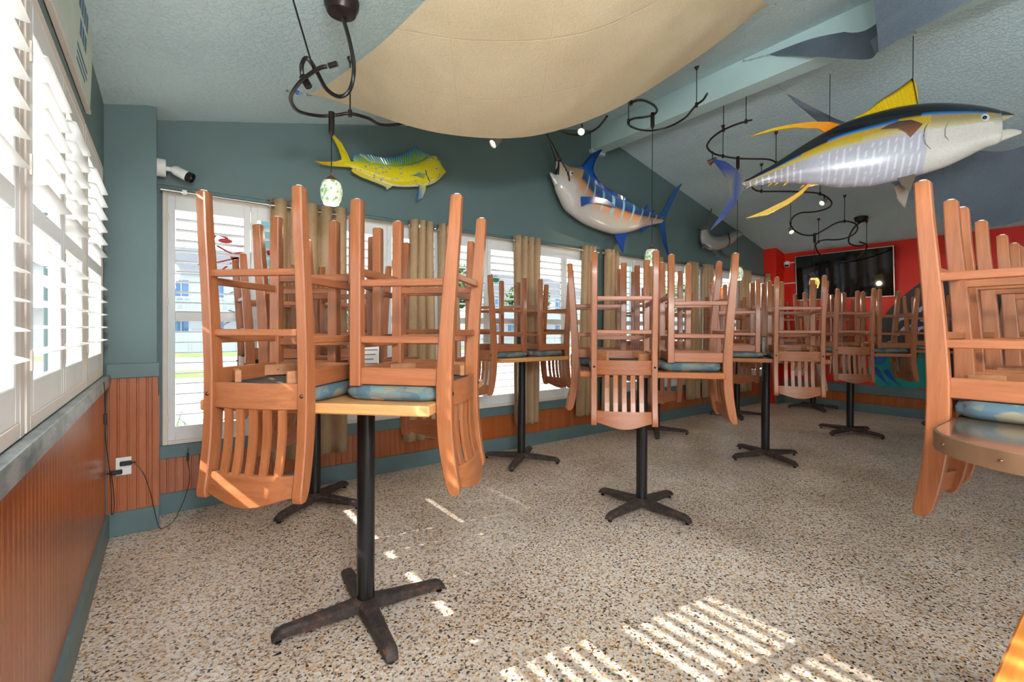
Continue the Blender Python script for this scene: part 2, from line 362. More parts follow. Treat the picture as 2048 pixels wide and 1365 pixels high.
# beadboard planks: wall_left, pilaster, wall_back, wall_right
PW = .05
def plank_mesh(h):
    # one bead plank in local coords: x across, -y out of the wall, z up
    pr = [(0, 0), (0, .006), (.0022, .009), (.0095, .009), (.011, .0072), (.0125, .009), (PW-.0022, .009), (PW, .006), (PW, 0)]
    return MB().prism([(x, -y) for x, y in pr], 0, h, lambda u, v, w: (u, v, w)).mesh('plank', 'bead')
def planks(parent, org, d, n, h):
    me = plank_mesh(h); rz = math.atan2(d[1], d[0])
    for i in range(n): obj('plank', me, parent, (org[0]+d[0]*PW*i, org[1]+d[1]*PW*i, org[2]), (0, 0, rz))
# on wall_left the outward side is +x: local -y -> +x means d = +y
planks(WLF, (XA, .40, .135), (0, 1), 72, .90)
planks(PIL, (XA+.015, 3.985, .135), (1, 0), 5, .90)
planks(WBK, (-.045, YB, .135), (1, 0), 181, .275)
planks(WRT, (XC, 4.025, .135), (0, -1), 60, .19)
m = MB().box((-.075, 3.968, .135), (-.04, 3.99, 1.035), .003).box((-.05, 3.97, .135), (-.036, YB-.01, .9))
m.build('corner_bead', 'bead', PIL)
# baseboards
def bb(name, lo, hi, lab): tag(MB().box(lo, hi, .003).build(name, 'trim'), lab, 'baseboard', **S_)
bb('baseboard_left', (XA, YR, 0), (-.292, 3.97, .15), 'grey teal baseboard along the left wall under the beadboard')
bb('baseboard_corner', (-.30, 3.96, 0), (-.035, 3.99, .155), 'grey teal baseboard block round the corner pilaster')
bb('baseboard_back', (-.04, 4.232, 0), (9.02, YB, .15), 'grey teal baseboard running along the window wall')
bb('baseboard_right', (9.318, 1.04, 0), (XC, 4.03, .145), 'blue teal baseboard along the red wall')
bb('baseboard_right_pilaster', (9.0, 4.005, 0), (9.345, 4.03, .15), 'teal baseboard at the foot of the red corner pilaster')
def trim(name, boxes, lab):
    m = MB()
    for lo, hi in boxes: m.box(lo, hi, .003)
    tag(m.build(name, 'trim'), lab, 'trim', **S_)
trim('trim_2', [((XA, YR, .985), (-.285, 3.99, 1.055))], 'scuffed teal sill rail above the left beadboard'); bpy.data.objects['trim_2'].data.materials[0] = M['scuffed']
trim('trim_3', [((-.31, 3.955, 1.03), (-.035, 4.0, 1.125))], 'teal chair rail round the corner pilaster')
trim('trim_4', [((-.045, 4.225, .405), (9.1, YB, .50))], 'teal sill rail under the back windows')
trim('trim_5', [((9.31, 1.04, .31), (XC, 4.03, .455))], 'blue teal rail between red paint and beadboard')

# ---------------------------------------------------------------- shuttered windows
PITCH_L, BLADE = .0765, .090
def blade_mesh(w):
    n = 10; pr = []
    for k in range(n): a = 2*PI*k/n; pr.append((BLADE/2*math.cos(a), .0055*math.sin(a)))
    return MB().prism(pr, 0, w, lambda u, v, wd: (wd, u, v)).mesh('louver', 'white', True)
def panel(parent, x0, w, z0, z1, top, bot, mid, tilt, midh=.06, rod=False):
    st = .046; d = .013
    p = MB().box((x0, -d, z0), (x0+st, d, z1), .003).box((x0+w-st, -d, z0), (x0+w, d, z1), .003)
    p.box((x0+st, -d, z1-top), (x0+w-st, d, z1), .003).box((x0+st, -d, z0), (x0+w-st, d, z0+bot), .003)
    p.box((x0+st, -d, mid-midh/2), (x0+w-st, d, mid+midh/2), .003)
    po = p.build('shutter_panel', 'white', parent)
    me = blade_mesh(w-2*st-.006)
    for a, b in ((z0+bot, mid-midh/2), (mid+midh/2, z1-top)):
        k = int((b-a-.03)/PITCH_L); off = ((b-a)-(k-1)*PITCH_L)/2
        for i in range(k): obj('louver', me, po, (x0+st+.003, 0, a+off+i*PITCH_L), (tilt, 0, 0))
    for zz in (z0+.16, (z0+z1)/2+.12, z1-.16):
        MB().box((x0-.004, -d-.006, zz-.03), (x0+.010, -d, zz+.03)).build('hinge', 'frame', po)
def shutter_window(num, loc, rz, w, z0, z1, top, bot, mid, tilt, label, panels=2, fr=.03):
    W_ = empty('window_%d' % num, loc, (0, 0, rz)); tag(W_, label, 'window', None, 'structure')
    f = MB().box((0, -.014, z0), (fr, .05, z1), .003).box((w-fr, -.014, z0), (w, .05, z1), .003).box((fr, -.014, z1-fr), (w-fr, .05, z1), .003).box((fr, -.014, z0), (w-fr, .05, z0+fr), .003)
    f.build('frame', 'frame', W_)
    pw = (w-2*fr-.004*(panels-1))/panels
    for k in range(panels): panel(W_, fr+k*(pw+.004), pw, z0+fr, z1-fr, top, bot, mid, tilt)
    MB().grid([[(fr, .087, z0), (w-fr, .087, z0)], [(fr, .087, z1), (w-fr, .087, z1)]]).build('pane', 'glass', W_)
    sash = MB().box((0, .07, z0), (.05, .11, z1)).box((w-.05, .07, z0), (w, .11, z1)).box((0, .07, z0), (w, .11, z0+.05)).box((0, .07, z1-.05), (w, .11, z1)).box((0, .072, (z0+z1)/2-.02), (w, .108, (z0+z1)/2+.02))
    sash.build('sash', 'white', W_)
    return W_
WIN = []
ordn = ['first', 'second', 'third', 'fourth']
for b, (x0, x1) in enumerate(B_BANK):
    for k in range(4):
        w = (x1-x0)/4
        WIN.append(shutter_window(1+b*4+k, (x0+k*w, YB, 0), 0, w, B_Z0, B_Z1, .10, .10, 1.445, R_(-4), '%s white shuttered window from the %s on the back wall' % (ordn[k], ('corner pilaster' if b == 0 else 'dark pier'))))
alab = ['white shuttered window on the left wall farthest behind the viewer', 'white shuttered window on the left wall behind the viewer', 'white shuttered window on the left wall beside the viewer',
        'white shuttered window on the left wall at the picture edge', 'white double shuttered window in the middle of the left wall', 'narrow white shuttered window on the left wall beside the corner pilaster']
for k, (y0, y1) in enumerate(A_WIN):
    # local x -> world +y, local -y -> world +x
    if k < 2:
        w = empty('window_%d' % (9+k), (XA, y0, 0), (0, 0, PI/2)); tag(w, ('farther' if k == 0 else 'nearer')+' plain window on the left wall behind the viewer', 'window', None, 'structure')
        MB().grid([[(0, .087, A_Z0), (y1-y0, .087, A_Z0)], [(0, .087, A_Z1), (y1-y0, .087, A_Z1)]]).build('pane', 'glass', w); MB().box((0, .0, A_Z0), (.05, .1, A_Z1)).box((y1-y0-.05, 0, A_Z0), (y1-y0, .1, A_Z1)).build('frame', 'white', w); continue
    shutter_window(9+k, (XA-.008, y0, 0), PI/2, y1-y0, A_Z0, A_Z1, .085, .10, 1.70, R_((16, 16, 16, 14, 0, 0)[k]), alab[k], 1 if k == 5 else 2, .045)


# ---------------------------------------------------------------- tables
ZT, TH = 1.08, .04
def cross_base(t, rot, arm=.40):
    b = MB()
    for k in range(4):
        a = rot+k*PI/2; c, s = math.cos(a), math.sin(a)
        prof = [(.03, .042, .040, .090), (.10, .036, .032, .083), (.25, .031, .030, .072), (arm-.04, .029, .027, .064), (arm-.012, .027, .022, .052), (arm, .024, .018, .034)]
        rs = []
        for x, hw, zb, zt in prof:
            q = [(x, -hw, zb), (x, hw, zb), (x, hw, zt-.012), (x, hw*.6, zt), (x, -hw*.6, zt), (x, -hw, zt-.012)]
            rs.append([(u*c-v*s, u*s+v*c, w) for u, v, w in q])
        arm_o = MB().rings(rs).build('base_arm', 'rust', t, True)
        x = arm-.025
        MB().lathe([(.006, .012), (.006, .036)], 8).build('glide_stem', 'plastic', arm_o, loc=(x*c, x*s, 0))
        MB().lathe([(.012, 0), (.016, .003), (.016, .009), (.008, .014)], 12).build('glide', 'plastic', arm_o, True, loc=(x*c, x*s, 0))
    MB().lathe([(.05, .04), (.062, .05), (.06, .075), (.047, .088)], 20).build('base_hub', 'rust', t, True)
    MB().lathe([(.041, .085), (.041, ZT-TH-.012)], 28).build('column', 'black', t, True)
    MB().lathe([(.041, ZT-TH-.02), (.12, ZT-TH-.01), (.12, ZT-TH)], 24).build('mounting_plate', 'plastic', t, True)
def table(loc, rot, sx, sy, base_rot, top, label, group):
    t = empty('bar_table', (loc[0], loc[1], 0), (0, 0, rot), label=label, cat='table', group=group)
    MB().box((-sx/2, -sy/2, ZT-TH), (sx/2, sy/2, ZT), .005).build('tabletop', top, t)
    cross_base(t, base_rot-rot); return t
FRONT = [(.763, 2.19, -45, 'nearest', 1), (2.90, 2.258, -45, 'second', 1), (5.13, 2.39, -54, 'third', -1), (7.26, 2.30, -50, 'fourth', 1)]
BACK = [(.93, 3.815, 'first'), (2.95, 3.815, 'second'), (5.20, 3.815, 'third'), (7.25, 3.815, 'fourth')]
TS = .93; BX, BY = .86, .50
for x, y, rz, nm, pw in FRONT:
    table((x, y), R_(rz), TS, TS, R_({'nearest': -4, 'second': 3, 'third': -22, 'fourth': -12}[nm]), 'top_light' if nm == 'nearest' else 'top_dark',
          {'nearest': 'nearest square wooden bar table on a rusty black pedestal', 'second': 'second square wooden bar table counted from the viewer, on black pedestal', 'third': 'third square wooden bar table counted from the viewer, beside the marlin lamp', 'fourth': 'fourth square wooden bar table, in front of the television'}[nm], 'square bar tables in the middle row')
for x, y, nm in BACK:
    table((x, y), 0, BX, BY, R_(38), 'top_light' if nm == 'second' else 'top_dark', '%s wooden bar table along the window wall, counted from the corner pilaster' % nm, 'bar tables along the window wall')
table((9.0, 3.40), PI/2, BX, .62, R_(45), 'top_dark', 'wooden bar table against the red wall under the television', 'bar tables along the red wall')
table((9.0, 1.60), PI/2, BX, .62, R_(45), 'top_dark', 'wooden bar table against the red wall under the mural', 'bar tables along the red wall')
# copper topped tables in the right row
def rrect(x0, x1, y0, y1, r, n=8):
    out = []
    for cx, cy, a0 in ((x1-r, y1-r, 0), (x0+r, y1-r, 90), (x0+r, y0+r, 180), (x1-r, y0+r, 270)):
        for k in range(n+1): a = R_(a0+90*k/n); out.append((cx+r*math.cos(a), cy+r*math.sin(a)))
    return out
def copper_table(x0, x1, y0, y1, r, label):
    cx, cy = (x0+x1)/2, (y0+y1)/2; t = empty('copper_table', (cx, cy, 0), label=label, cat='table', group='copper topped tables in the right row')
    P = rrect(x0-cx, x1-cx, y0-cy, y1-cy, r); Q = rrect(x0-cx+.006, x1-cx-.006, y0-cy+.006, y1-cy-.006, r-.006)
    MB().prism(Q, ZT-.045, ZT).build('tabletop', 'copper_top', t)
    n = len(P); rs = [[(u, v, z) for u, v in L] for L, z in ((Q, ZT-.05), (P, ZT-.05), (P, ZT-.002), (Q, ZT+.001))]
    e = MB().rings(rs, True, False).build('copper_edge', 'copper', t, True)
    for k in range(0, n, 3):
        u, v = P[k]; l = math.hypot(u, v)
        MB().lathe([(.0, .004), (.005, .003), (.006, 0)], 8).build('nail', 'dark_screw', e, loc=(u, v, ZT-.025))
    cross_base(t, R_(45), .42)
copper_table(1.56, 3.16, -.42, .365, .27, 'nearest copper edged bar table with rounded corners at the right')
copper_table(3.34, 4.90, -.42, .365, .27, 'second copper edged bar table farther along the right row')
copper_table(5.08, 6.60, -.42, .365, .27, 'third copper edged bar table far along the right row')
# low pine table at the picture corner
t = empty('pine_table', (1.05, -.25, 0), label='orange pine table edge in the bottom right picture corner', cat='table')
for k in range(5): MB().box((-.72, .405-.162*(k+1)+.001, .71), (.72, .405-.162*k-.001, .75), .004).build('plank', 'pine', t)
for sx in (-.64, .64):
    for sy in (-.32, .32): MB().box((sx-.035, sy-.035, 0), (sx+.035, sy+.035, .71), .004).build('leg', 'pine', t)
MB().box((-.60, .30, .62), (.60, .325, .71)).build('apron', 'pine', t); MB().box((-.60, -.325, .62), (.60, -.30, .71)).build('apron', 'pine', t)

# ---------------------------------------------------------------- bar stool (upright in local space, front is +y)
SH = .785
def post_c(z):   # centre line offset and depth of the rear posts
    pts = [(0, -.046, .042), (.15, -.037, .046), (.35, -.020, .051), (.52, -.008, .055), (.67, -.001, .059), (.785, 0, .061), (.89, -.004, .060), (.98, -.014, .058), (1.06, -.028, .055), (1.128, -.044, .049)]
    for (a, b) in zip(pts, pts[1:]):
        if a[0] <= z <= b[0]:
            t = (z-a[0])/(b[0]-a[0]); return lerp(a[1], b[1], t), lerp(a[2], b[2], t)
    return pts[-1][1:]
HW = .193   # half spacing of post centres
def make_stool():
    t = empty('bar_stool', (0, 0, 0))
    pw = .019; bv = .004
    zs = [0, .006, .15, .30, .45, .58, .67, .75, .83, .90, .96, 1.01, 1.06, 1.095, 1.116, 1.128]
    for sx in (-1, 1):
        rs = []
        for z in zs:
            y, d = post_c(z); d /= 2; w = pw
            if z == 0: d -= .005; w -= .005
            if z > 1.10: d *= (.86 if z < 1.12 else .6)
            x = sx*HW
            rs.append([(x-w, y-d+bv, z), (x-w+bv, y-d, z), (x+w-bv, y-d, z), (x+w, y-d+bv, z), (x+w, y+d-bv, z), (x+w-bv, y+d, z), (x-w+bv, y+d, z), (x-w, y+d-bv, z)])
        p = MB().rings(rs).build('back_post', 'wood_v', t, True)
        MB().lathe([(.0, .006), (.005, .0045), (.0078, 0)], 10).xf(Matrix.Translation((sx*HW, -.0315, .750)) @ Matrix.Rotation(PI/2, 4, 'X')).build('bolt', 'dark_screw', p, True)
        MB().lathe([(.011, -.004), (.011, .001)], 10, (sx*HW, -.046, 0)).build('foot_glide', 'wplastic', p, True)
        rs = []
        for z, w in ((0, .017), (.006, .021), (.4, .022), (.727, .0225)):
            x = sx*(HW-.002); y = .36; b = .004
            rs.append([(x-w, y-w+b, z), (x-w+b, y-w, z), (x+w-b, y-w, z), (x+w, y-w+b, z), (x+w, y+w-b, z), (x+w-b, y+w, z), (x-w+b, y+w, z), (x-w, y+w-b, z)])
        l = MB().rings(rs).build('front_leg', 'wood_v', t, True)
        MB().lathe([(.011, -.004), (.011, .001)], 10, (sx*(HW-.002), .36, 0)).build('foot_glide', 'wplastic', l, True)
        for z in (.327, .547):   # side stretchers
            y0 = post_c(z)[0]; x = sx*(HW-.001)
            MB().box((x-.010, y0+.015, z-.014), (x+.010, .345, z+.014), .003).build('side_stretcher', 'wood_y', t)
        x = sx*(HW-.004)
        MB().box((x-.010, .020, .657), (x+.010, .345, .723), .003).build('side_apron', 'wood_y', t)
    for z in (.300, .521):
        y0 = post_c(z)[0]; MB().box((-HW+.012, y0-.010, z-.013), (HW-.012, y0+.010, z+.013), .003).build('rear_stretcher', 'wood_h', t)
    for z in (.280, .565): MB().box((-HW+.012, .350, z-.016), (HW-.012, .370, z+.016), .003).build('front_stretcher', 'wood_h', t)
    MB().box((-HW+.012, .352, .657), (HW-.012, .374, .723), .003).build('front_apron', 'wood_h', t)
    def rail(z0f, z1f, yf, th, bow, n=14):
        rs = []
        for k in range(n+1):
            u = -1+2*k/n; x = u*(HW-.016); c = 1-u*u; y0 = -bow*c
            z0, z1 = z0f(u), z1f(u)
            def P(z, s): yy = yf(z)+y0+s*th/2; return (x, yy, z)
            b = .004
            rs.append([P(z0, -1), P(z1-b, -1), (x, P(z1, -.6)[1], z1), (x, P(z1, .6)[1], z1), P(z1-b, 1), P(z0, 1)])
        return MB().rings(rs)
    rail(lambda u: .707, lambda u: .803, lambda z: -.004, .020, .028).build('lower_rail', 'wood_h', t, True)
    rail(lambda u: 1.037, lambda u: 1.112+.038*math.cos(u*PI/2)**1.4, lambda z: post_c(min(z, 1.12))[0]-.002, .020, .030).build('top_rail', 'wood_h', t, True)
    for k in range(5):
        u = (-2+k)*.31; x = u*(HW-.016); rs = []
        for i in range(9):
            z = lerp(.795, 1.045, i/8); y = post_c(z)[0]-.003-.028*(1-u*u)+.004*math.sin(i/8*PI); hw = .0145; ht = .006
            rs.append([(x-hw, y-ht, z), (x+hw, y-ht, z), (x+hw, y+ht, z), (x-hw, y+ht, z)])
        MB().rings(rs).build('slat', 'wood_v', t, False)
    # seat underside board, corner blocks, cushion
    MB().box((-HW+.01, .01, .715), (HW-.01, .375, .729)).build('seat_board', 'seat_under', t)
    for sx, yy, a in ((-1, .315, 45), (1, .315, -45), (-1, .06, -45), (1, .06, 45)):
        b = MB().box((-.062, -.011, .665), (.062, .011, .711), .002).xf(Matrix.Translation((sx*.145, yy, 0)) @ Matrix.Rotation(R_(a if yy > .2 else a), 4, 'Z'))
        bo = b.build('corner_block', 'block', t)
        MB().lathe([(.0, .003), (.006, .002), (.006, -.004)], 8).xf(Matrix.Translation((sx*.145, yy+(-.012 if yy > .2 else .012), .687)) @ Matrix.Rotation(PI/2 if yy > .2 else -PI/2, 4, 'X')).build('screw', 'steel', bo)
    rs = []
    for z, ins in ((.727, .014), (.733, .004), (.750, -.006), (.765, -.004), (.777, .006), (.7845, .022)):
        ring = []
        for k in range(40):
            a = 2*PI*k/40; ca, sa = math.cos(a), math.sin(a); e = .42 if sa < 0 else .55
            w = .216-ins; d0 = .205-ins
            x = math.copysign(abs(ca)**e, ca)*w; y = .228+math.copysign(abs(sa)**e, sa)*d0
            if sa < 0: y = max(y, .036+ins*.3); x = x if abs(x) < HW-.024 or y > .06 else math.copysign(HW-.024, x)
            ring.append((x, y, z))
        rs.append(ring)
    MB().rings(rs).build('cushion', 'cushion', t, 'all')
    return t
PROTO = make_stool(); _used = [False]
SG = 'wooden bar stools turned upside down on the tables'
def stool(ex, ey, nx, ny, label, jit=0.0):
    """ex,ey: point on the table edge below the middle of the stool back; n: outward normal of the edge"""
    o = PROTO if not _used[0] else copy_tree(PROTO); _used[0] = True
    g = .030+.007
    o.location = (ex+nx*g, ey+ny*g, ZT+SH); o.rotation_euler = (0, PI, math.atan2(nx, -ny)+jit)
    tag(o, label, 'bar stool', SG)
def on_table(x, y, rz, s, side, off, label, sx=None, sy=None):
    """side 0 front(-n) 1 right 2 back 3 left in table frame; off along the edge, positive to the right seen from outside"""
    a = R_(rz); e = Vector((math.cos(a), math.sin(a))); n = Vector((math.sin(a), -math.cos(a)))
    hx = (sx or s)/2; hy = (sy or s)/2
    nn, h = ((n, hy), (e, hx), (-n, hy), (-e, hx))[side]
    right = Vector((-nn.y, nn.x))
    p = Vector((x, y))+nn*h+right*off
    stool(p.x, p.y, nn.x, nn.y, label, R_(rnd.uniform(-2.5, 2.5)))
lab1 = {0: 'upturned wooden bar stool on the %s square table, slatted back hanging over the front edge',
        1: 'upturned wooden bar stool on the %s square table, back hanging over the right edge',
        2: 'upturned wooden bar stool on the %s square table, at the far edge facing the windows',
        3: 'upturned wooden bar stool on the %s square table, at the left edge'}
for x, y, rz, nm, pw in FRONT:
    for sd_ in range(4): on_table(x, y, rz, TS, sd_, -.180*pw, lab1[sd_] % nm)
for x, y, nm in BACK:
    on_table(x, y, 0, 0, 3, -.02, 'upturned wooden bar stool on the left end of the %s window wall table' % nm, BX, BY)
    on_table(x, y, 0, 0, 1, .02, 'upturned wooden bar stool on the right end of the %s window wall table' % nm, BX, BY)
for yy, nm in ((3.40, 'television'), (1.60, 'mural')):
    on_table(9.0, yy, 90, 0, 1, 0, 'upturned wooden bar stool on the left end of the table under the %s' % nm, BX, .62)
    on_table(9.0, yy, 90, 0, 3, 0, 'upturned wooden bar stool on the right end of the table under the %s' % nm, BX, .62)
for i, x in enumerate((2.25, 2.82, 3.74, 4.30, 5.45, 6.02)):
    stool(x, .365, 0, 1, 'upturned wooden bar stool in the right row, %s from the viewer' % ['first and largest', 'second', 'third', 'fourth', 'fifth', 'sixth'][i])

# ---------------------------------------------------------------- trophy fish
def pairs(L): return [(L[i], L[i+1]) for i in range(0, len(L), 2)]
def resample(P, n):
    out = []
    A = bez([(a[0], a[1], 0) for a, b in P], n); B = bez([(b[0], b[1], 0) for a, b in P], n)
    return [((a.x, a.y), (b.x, b.y)) for a, b in zip(A, B)]
def loft(P, thick, n=5, m=28, colf=None, off=0.0):
    Q = resample(P, n); rs = []; cols = []
    for i, (a, b) in enumerate(Q):
        cx, cz = (a[0]+b[0])/2, (a[1]+b[1])/2; hx, hz = (a[0]-b[0])/2, (a[1]-b[1])/2; hh = math.hypot(hx, hz)
        ring = []; t = i/(len(Q)-1); th = max(.004, hh*thick)
        for j in range(m):
            an = 2*PI*j/m; v = math.cos(an); w = math.sin(an)
            s, z = cx+hx*v, cz+hz*v; ring.append((s, -math.copysign(abs(w)**.85, w)*th+off, z))
            cols.append((*(colf(t, v, s, z) if colf else (1, 1, 1)), 1))
        rs.append(ring)
    return MB().rings(rs, True, True, cols)
def fin(poly, th, colf, off=0.0):
    m = MB().prism(poly, off-th/2, off+th/2, lambda u, v, w: (u, w, v)); m.c = [(*colf(p[0], p[2]), 1) for p in m.v]; return m
def mixt(a, b, t): t = max(0, min(1, t)); return tuple(lerp(x, y, t) for x, y in zip(a, b))
def lin(r, g, b): return srgb(r, g, b)[:3]
def seg_line(pts, r, offs): return MB().tube([(p[0], o, p[1]) for p, o in zip(pts, offs)], r, 6)
FD = {}
FD['MAHI_body'] = [(0.568,0.149),(0.574,0.142),(0.521,0.201),(0.532,0.088),(0.495,0.238),(0.483,0.039),(0.447,0.274),(0.432,0.0),(0.376,0.252),(0.354,-0.038),(0.307,0.198),(0.255,-0.062),(0.202,0.142),(0.144,-0.085),(0.071,0.099),(0.036,-0.098),(-0.07,0.079),(-0.069,-0.087),(-0.185,0.071),(-0.171,-0.06),(-0.271,0.063),(-0.257,-0.038),(-0.335,0.052),(-0.322,-0.019),(-0.373,0.047),(-0.37,-0.007),(-0.417,0.047),(-0.417,-0.01)]
FD['MAHI_tail'] = [(-0.361,0.037),(-0.399,0.111),(-0.442,0.183),(-0.504,0.234),(-0.537,0.245),(-0.504,0.2),(-0.467,0.133),(-0.445,0.069),(-0.442,0.041),(-0.491,0.014),(-0.582,-0.007),(-0.661,-0.02),(-0.593,-0.033),(-0.522,-0.03),(-0.43,-0.016),(-0.36,-0.008)]
FD['MAHI_dorsal'] = [(0.439,0.265),(0.439,0.276),(0.384,0.269),(0.314,0.287),(0.269,0.308),(0.231,0.313),(0.201,0.285),(0.128,0.224),(0.056,0.18),(-0.014,0.151),(-0.104,0.137),(-0.172,0.136),(-0.258,0.129),(-0.31,0.115),(-0.335,0.1),(-0.348,0.065),(-0.329,0.044),(-0.205,0.054),(-0.07,0.059),(0.071,0.079),(0.217,0.126),(0.338,0.197)]
FD['MAHI_anal'] = [(-0.329,-0.008),(-0.357,-0.026),(-0.341,-0.049),(-0.27,-0.073),(-0.171,-0.093),(-0.083,-0.11),(-0.042,-0.122),(-0.035,-0.144),(0.036,-0.088),(-0.069,-0.074),(-0.171,-0.047),(-0.257,-0.025)]
FD['MAHI_pect'] = [(0.35,0.077),(0.277,0.073),(0.213,0.034),(0.27,0.04),(0.327,0.024)]
FD['MAHI_pelv'] = [(0.285,-0.041),(0.346,-0.026),(0.335,-0.095),(0.308,-0.163),(0.259,-0.196),(0.266,-0.135)]
FD['MAHI_eye'] = [(0.469,0.152)]
FD['MAHI_gill'] = [(0.35,0.119),(0.361,0.079),(0.381,0.04),(0.4,0.016)]
FD['MARLIN_bill'] = [(-0.972,0.707),(-0.959,0.706),(-0.893,0.622),(-0.909,0.609),(-0.823,0.527),(-0.851,0.512),(-0.755,0.442),(-0.814,0.429)]
FD['MARLIN_jaw'] = [(-0.932,0.279),(-0.926,0.273),(-0.821,0.261),(-0.884,0.209),(-0.668,0.226),(-0.846,0.142)]
FD['MARLIN_body'] = [(-0.786,0.46),(-0.819,0.434),(-0.712,0.432),(-0.822,0.321),(-0.631,0.411),(-0.829,0.195),(-0.547,0.422),(-0.812,0.098),(-0.466,0.433),(-0.744,-0.003),(-0.375,0.419),(-0.649,-0.114),(-0.291,0.337),(-0.507,-0.182),(-0.158,0.256),(-0.343,-0.237),(0.018,0.207),(-0.154,-0.272),(0.222,0.174),(0.042,-0.294),(0.434,0.153),(0.205,-0.299),(0.632,0.127),(0.394,-0.264),(0.815,0.112),(0.59,-0.203),(0.98,0.086),(0.794,-0.126),(1.126,0.07),(0.982,-0.071),(1.238,0.063),(1.164,-0.024)]
FD['MARLIN_dorsal'] = [(-0.439,0.425),(-0.33,0.54),(-0.218,0.651),(-0.064,0.733),(-0.113,0.661),(-0.179,0.573),(-0.217,0.492),(-0.217,0.432),(-0.159,0.363),(-0.042,0.291),(0.098,0.249),(0.284,0.219),(0.477,0.188),(0.412,0.128),(0.201,0.156),(-0.001,0.19),(-0.177,0.24),(-0.31,0.334),(-0.384,0.398)]
FD['MARLIN_pect'] = [(-0.419,0.078),(-0.195,0.116),(-0.001,0.115),(0.12,0.081),(0.182,0.035),(0.04,0.047),(-0.157,0.043),(-0.326,0.002),(-0.436,-0.048)]
FD['MARLIN_tail'] = [(1.126,0.077),(1.224,0.176),(1.349,0.349),(1.503,0.532),(1.662,0.632),(1.556,0.494),(1.427,0.316),(1.313,0.143),(1.263,0.044),(1.257,-0.065),(1.265,-0.14),(1.305,-0.32),(1.357,-0.484),(1.229,-0.298),(1.165,-0.153),(1.127,-0.051)]
FD['MARLIN_anal'] = [(0.163,-0.279),(0.205,-0.357),(0.289,-0.459),(0.349,-0.523),(0.373,-0.365),(0.459,-0.242)]
FD['MARLIN_fin2'] = [(0.792,0.109),(0.861,0.193),(0.885,0.138),(0.933,0.116),(1.04,0.135),(0.933,0.071)]
FD['MARLIN_fin3'] = [(0.725,-0.15),(0.749,-0.205),(0.864,-0.134),(0.934,-0.092)]
FD['MARLIN_eye'] = [(-0.569,0.332)]
FD['MARLIN_mouth'] = [(-0.789,0.453),(-0.805,0.275),(-0.63,0.233),(-0.669,0.327)]
FD['TARPON_body'] = [(-0.404,0.19),(-0.553,0.112),(-0.363,0.111),(-0.557,0.003),(-0.286,0.07),(-0.512,-0.092),(-0.129,0.072),(-0.375,-0.153),(0.031,0.1),(-0.19,-0.159),(0.196,0.146),(0.066,-0.106),(0.269,0.191),(0.214,-0.029),(0.398,0.234),(0.349,0.004),(0.537,0.27),(0.521,0.114),(0.687,0.229),(0.698,0.195)]
FD['TARPON_tail'] = [(-0.469,0.123),(-0.529,0.132),(-0.705,0.117),(-0.589,0.182),(-0.485,0.221),(-0.411,0.341),(-0.312,0.495),(-0.344,0.368),(-0.425,0.188)]
FD['TARPON_pelv'] = [(-0.047,-0.11),(0.002,-0.174),(0.133,-0.196),(0.267,-0.228),(0.198,-0.075)]
FD['TARPON_fin2'] = [(-0.299,-0.136),(-0.252,-0.199),(-0.157,-0.242),(-0.174,-0.123)]
FD['TARPON_fin3'] = [(-0.614,-0.186),(-0.527,-0.093),(-0.376,-0.136),(-0.496,-0.157)]
FD['TARPON_gill'] = [(0.212,0.157),(0.203,0.076),(0.281,0.005)]
FD['TARPON_eye'] = [(0.53,0.209)]
FD['TUNA_body'] = [(0.901,0.182),(0.86,0.039),(0.887,0.19),(0.902,-0.061),(0.813,0.226),(0.806,-0.1),(0.719,0.261),(0.702,-0.153),(0.622,0.289),(0.587,-0.206),(0.504,0.315),(0.467,-0.24),(0.382,0.328),(0.345,-0.269),(0.258,0.329),(0.219,-0.288),(0.13,0.314),(0.09,-0.303),(-0.002,0.291),(-0.043,-0.295),(-0.137,0.255),(-0.18,-0.272),(-0.264,0.201),(-0.273,-0.247),(-0.395,0.132),(-0.393,-0.221),(-0.517,0.059),(-0.515,-0.198),(-0.642,-0.016),(-0.628,-0.184),(-0.744,-0.067),(-0.73,-0.19),(-0.835,-0.113),(-0.821,-0.193),(-0.898,-0.133),(-0.894,-0.184)]
FD['TUNA_upjaw'] = [(0.869,0.197),(0.828,0.029),(0.942,0.163),(0.901,0.08),(0.986,0.134),(0.983,0.125)]
FD['TUNA_lowjaw'] = [(0.851,0.034),(0.861,-0.078),(0.961,0.031),(0.961,-0.042),(1.029,0.002),(1.024,-0.017)]
FD['TUNA_dors1'] = [(-0.047,0.279),(-0.03,0.297),(0.064,0.34),(0.14,0.405),(0.257,0.474),(0.366,0.555),(0.386,0.498),(0.397,0.418),(0.403,0.313),(0.258,0.302),(0.108,0.291)]
FD['TUNA_dors2'] = [(-0.235,0.203),(-0.3,0.256),(-0.469,0.293),(-0.618,0.295),(-0.831,0.273),(-0.656,0.315),(-0.494,0.326),(-0.348,0.321),(-0.207,0.295),(-0.114,0.251)]
FD['TUNA_anal'] = [(-0.357,-0.247),(-0.416,-0.317),(-0.514,-0.391),(-0.69,-0.474),(-0.859,-0.484),(-0.69,-0.423),(-0.539,-0.353),(-0.441,-0.293),(-0.357,-0.219),(-0.226,-0.242)]
FD['TUNA_tail'] = [(-0.868,-0.116),(-0.942,-0.017),(-1.037,0.071),(-1.155,0.114),(-1.092,0.019),(-1.03,-0.08),(-0.999,-0.174),(-1.001,-0.263),(-1.049,-0.393),(-1.131,-0.514),(-1.17,-0.579),(-1.062,-0.483),(-0.954,-0.344),(-0.868,-0.193)]
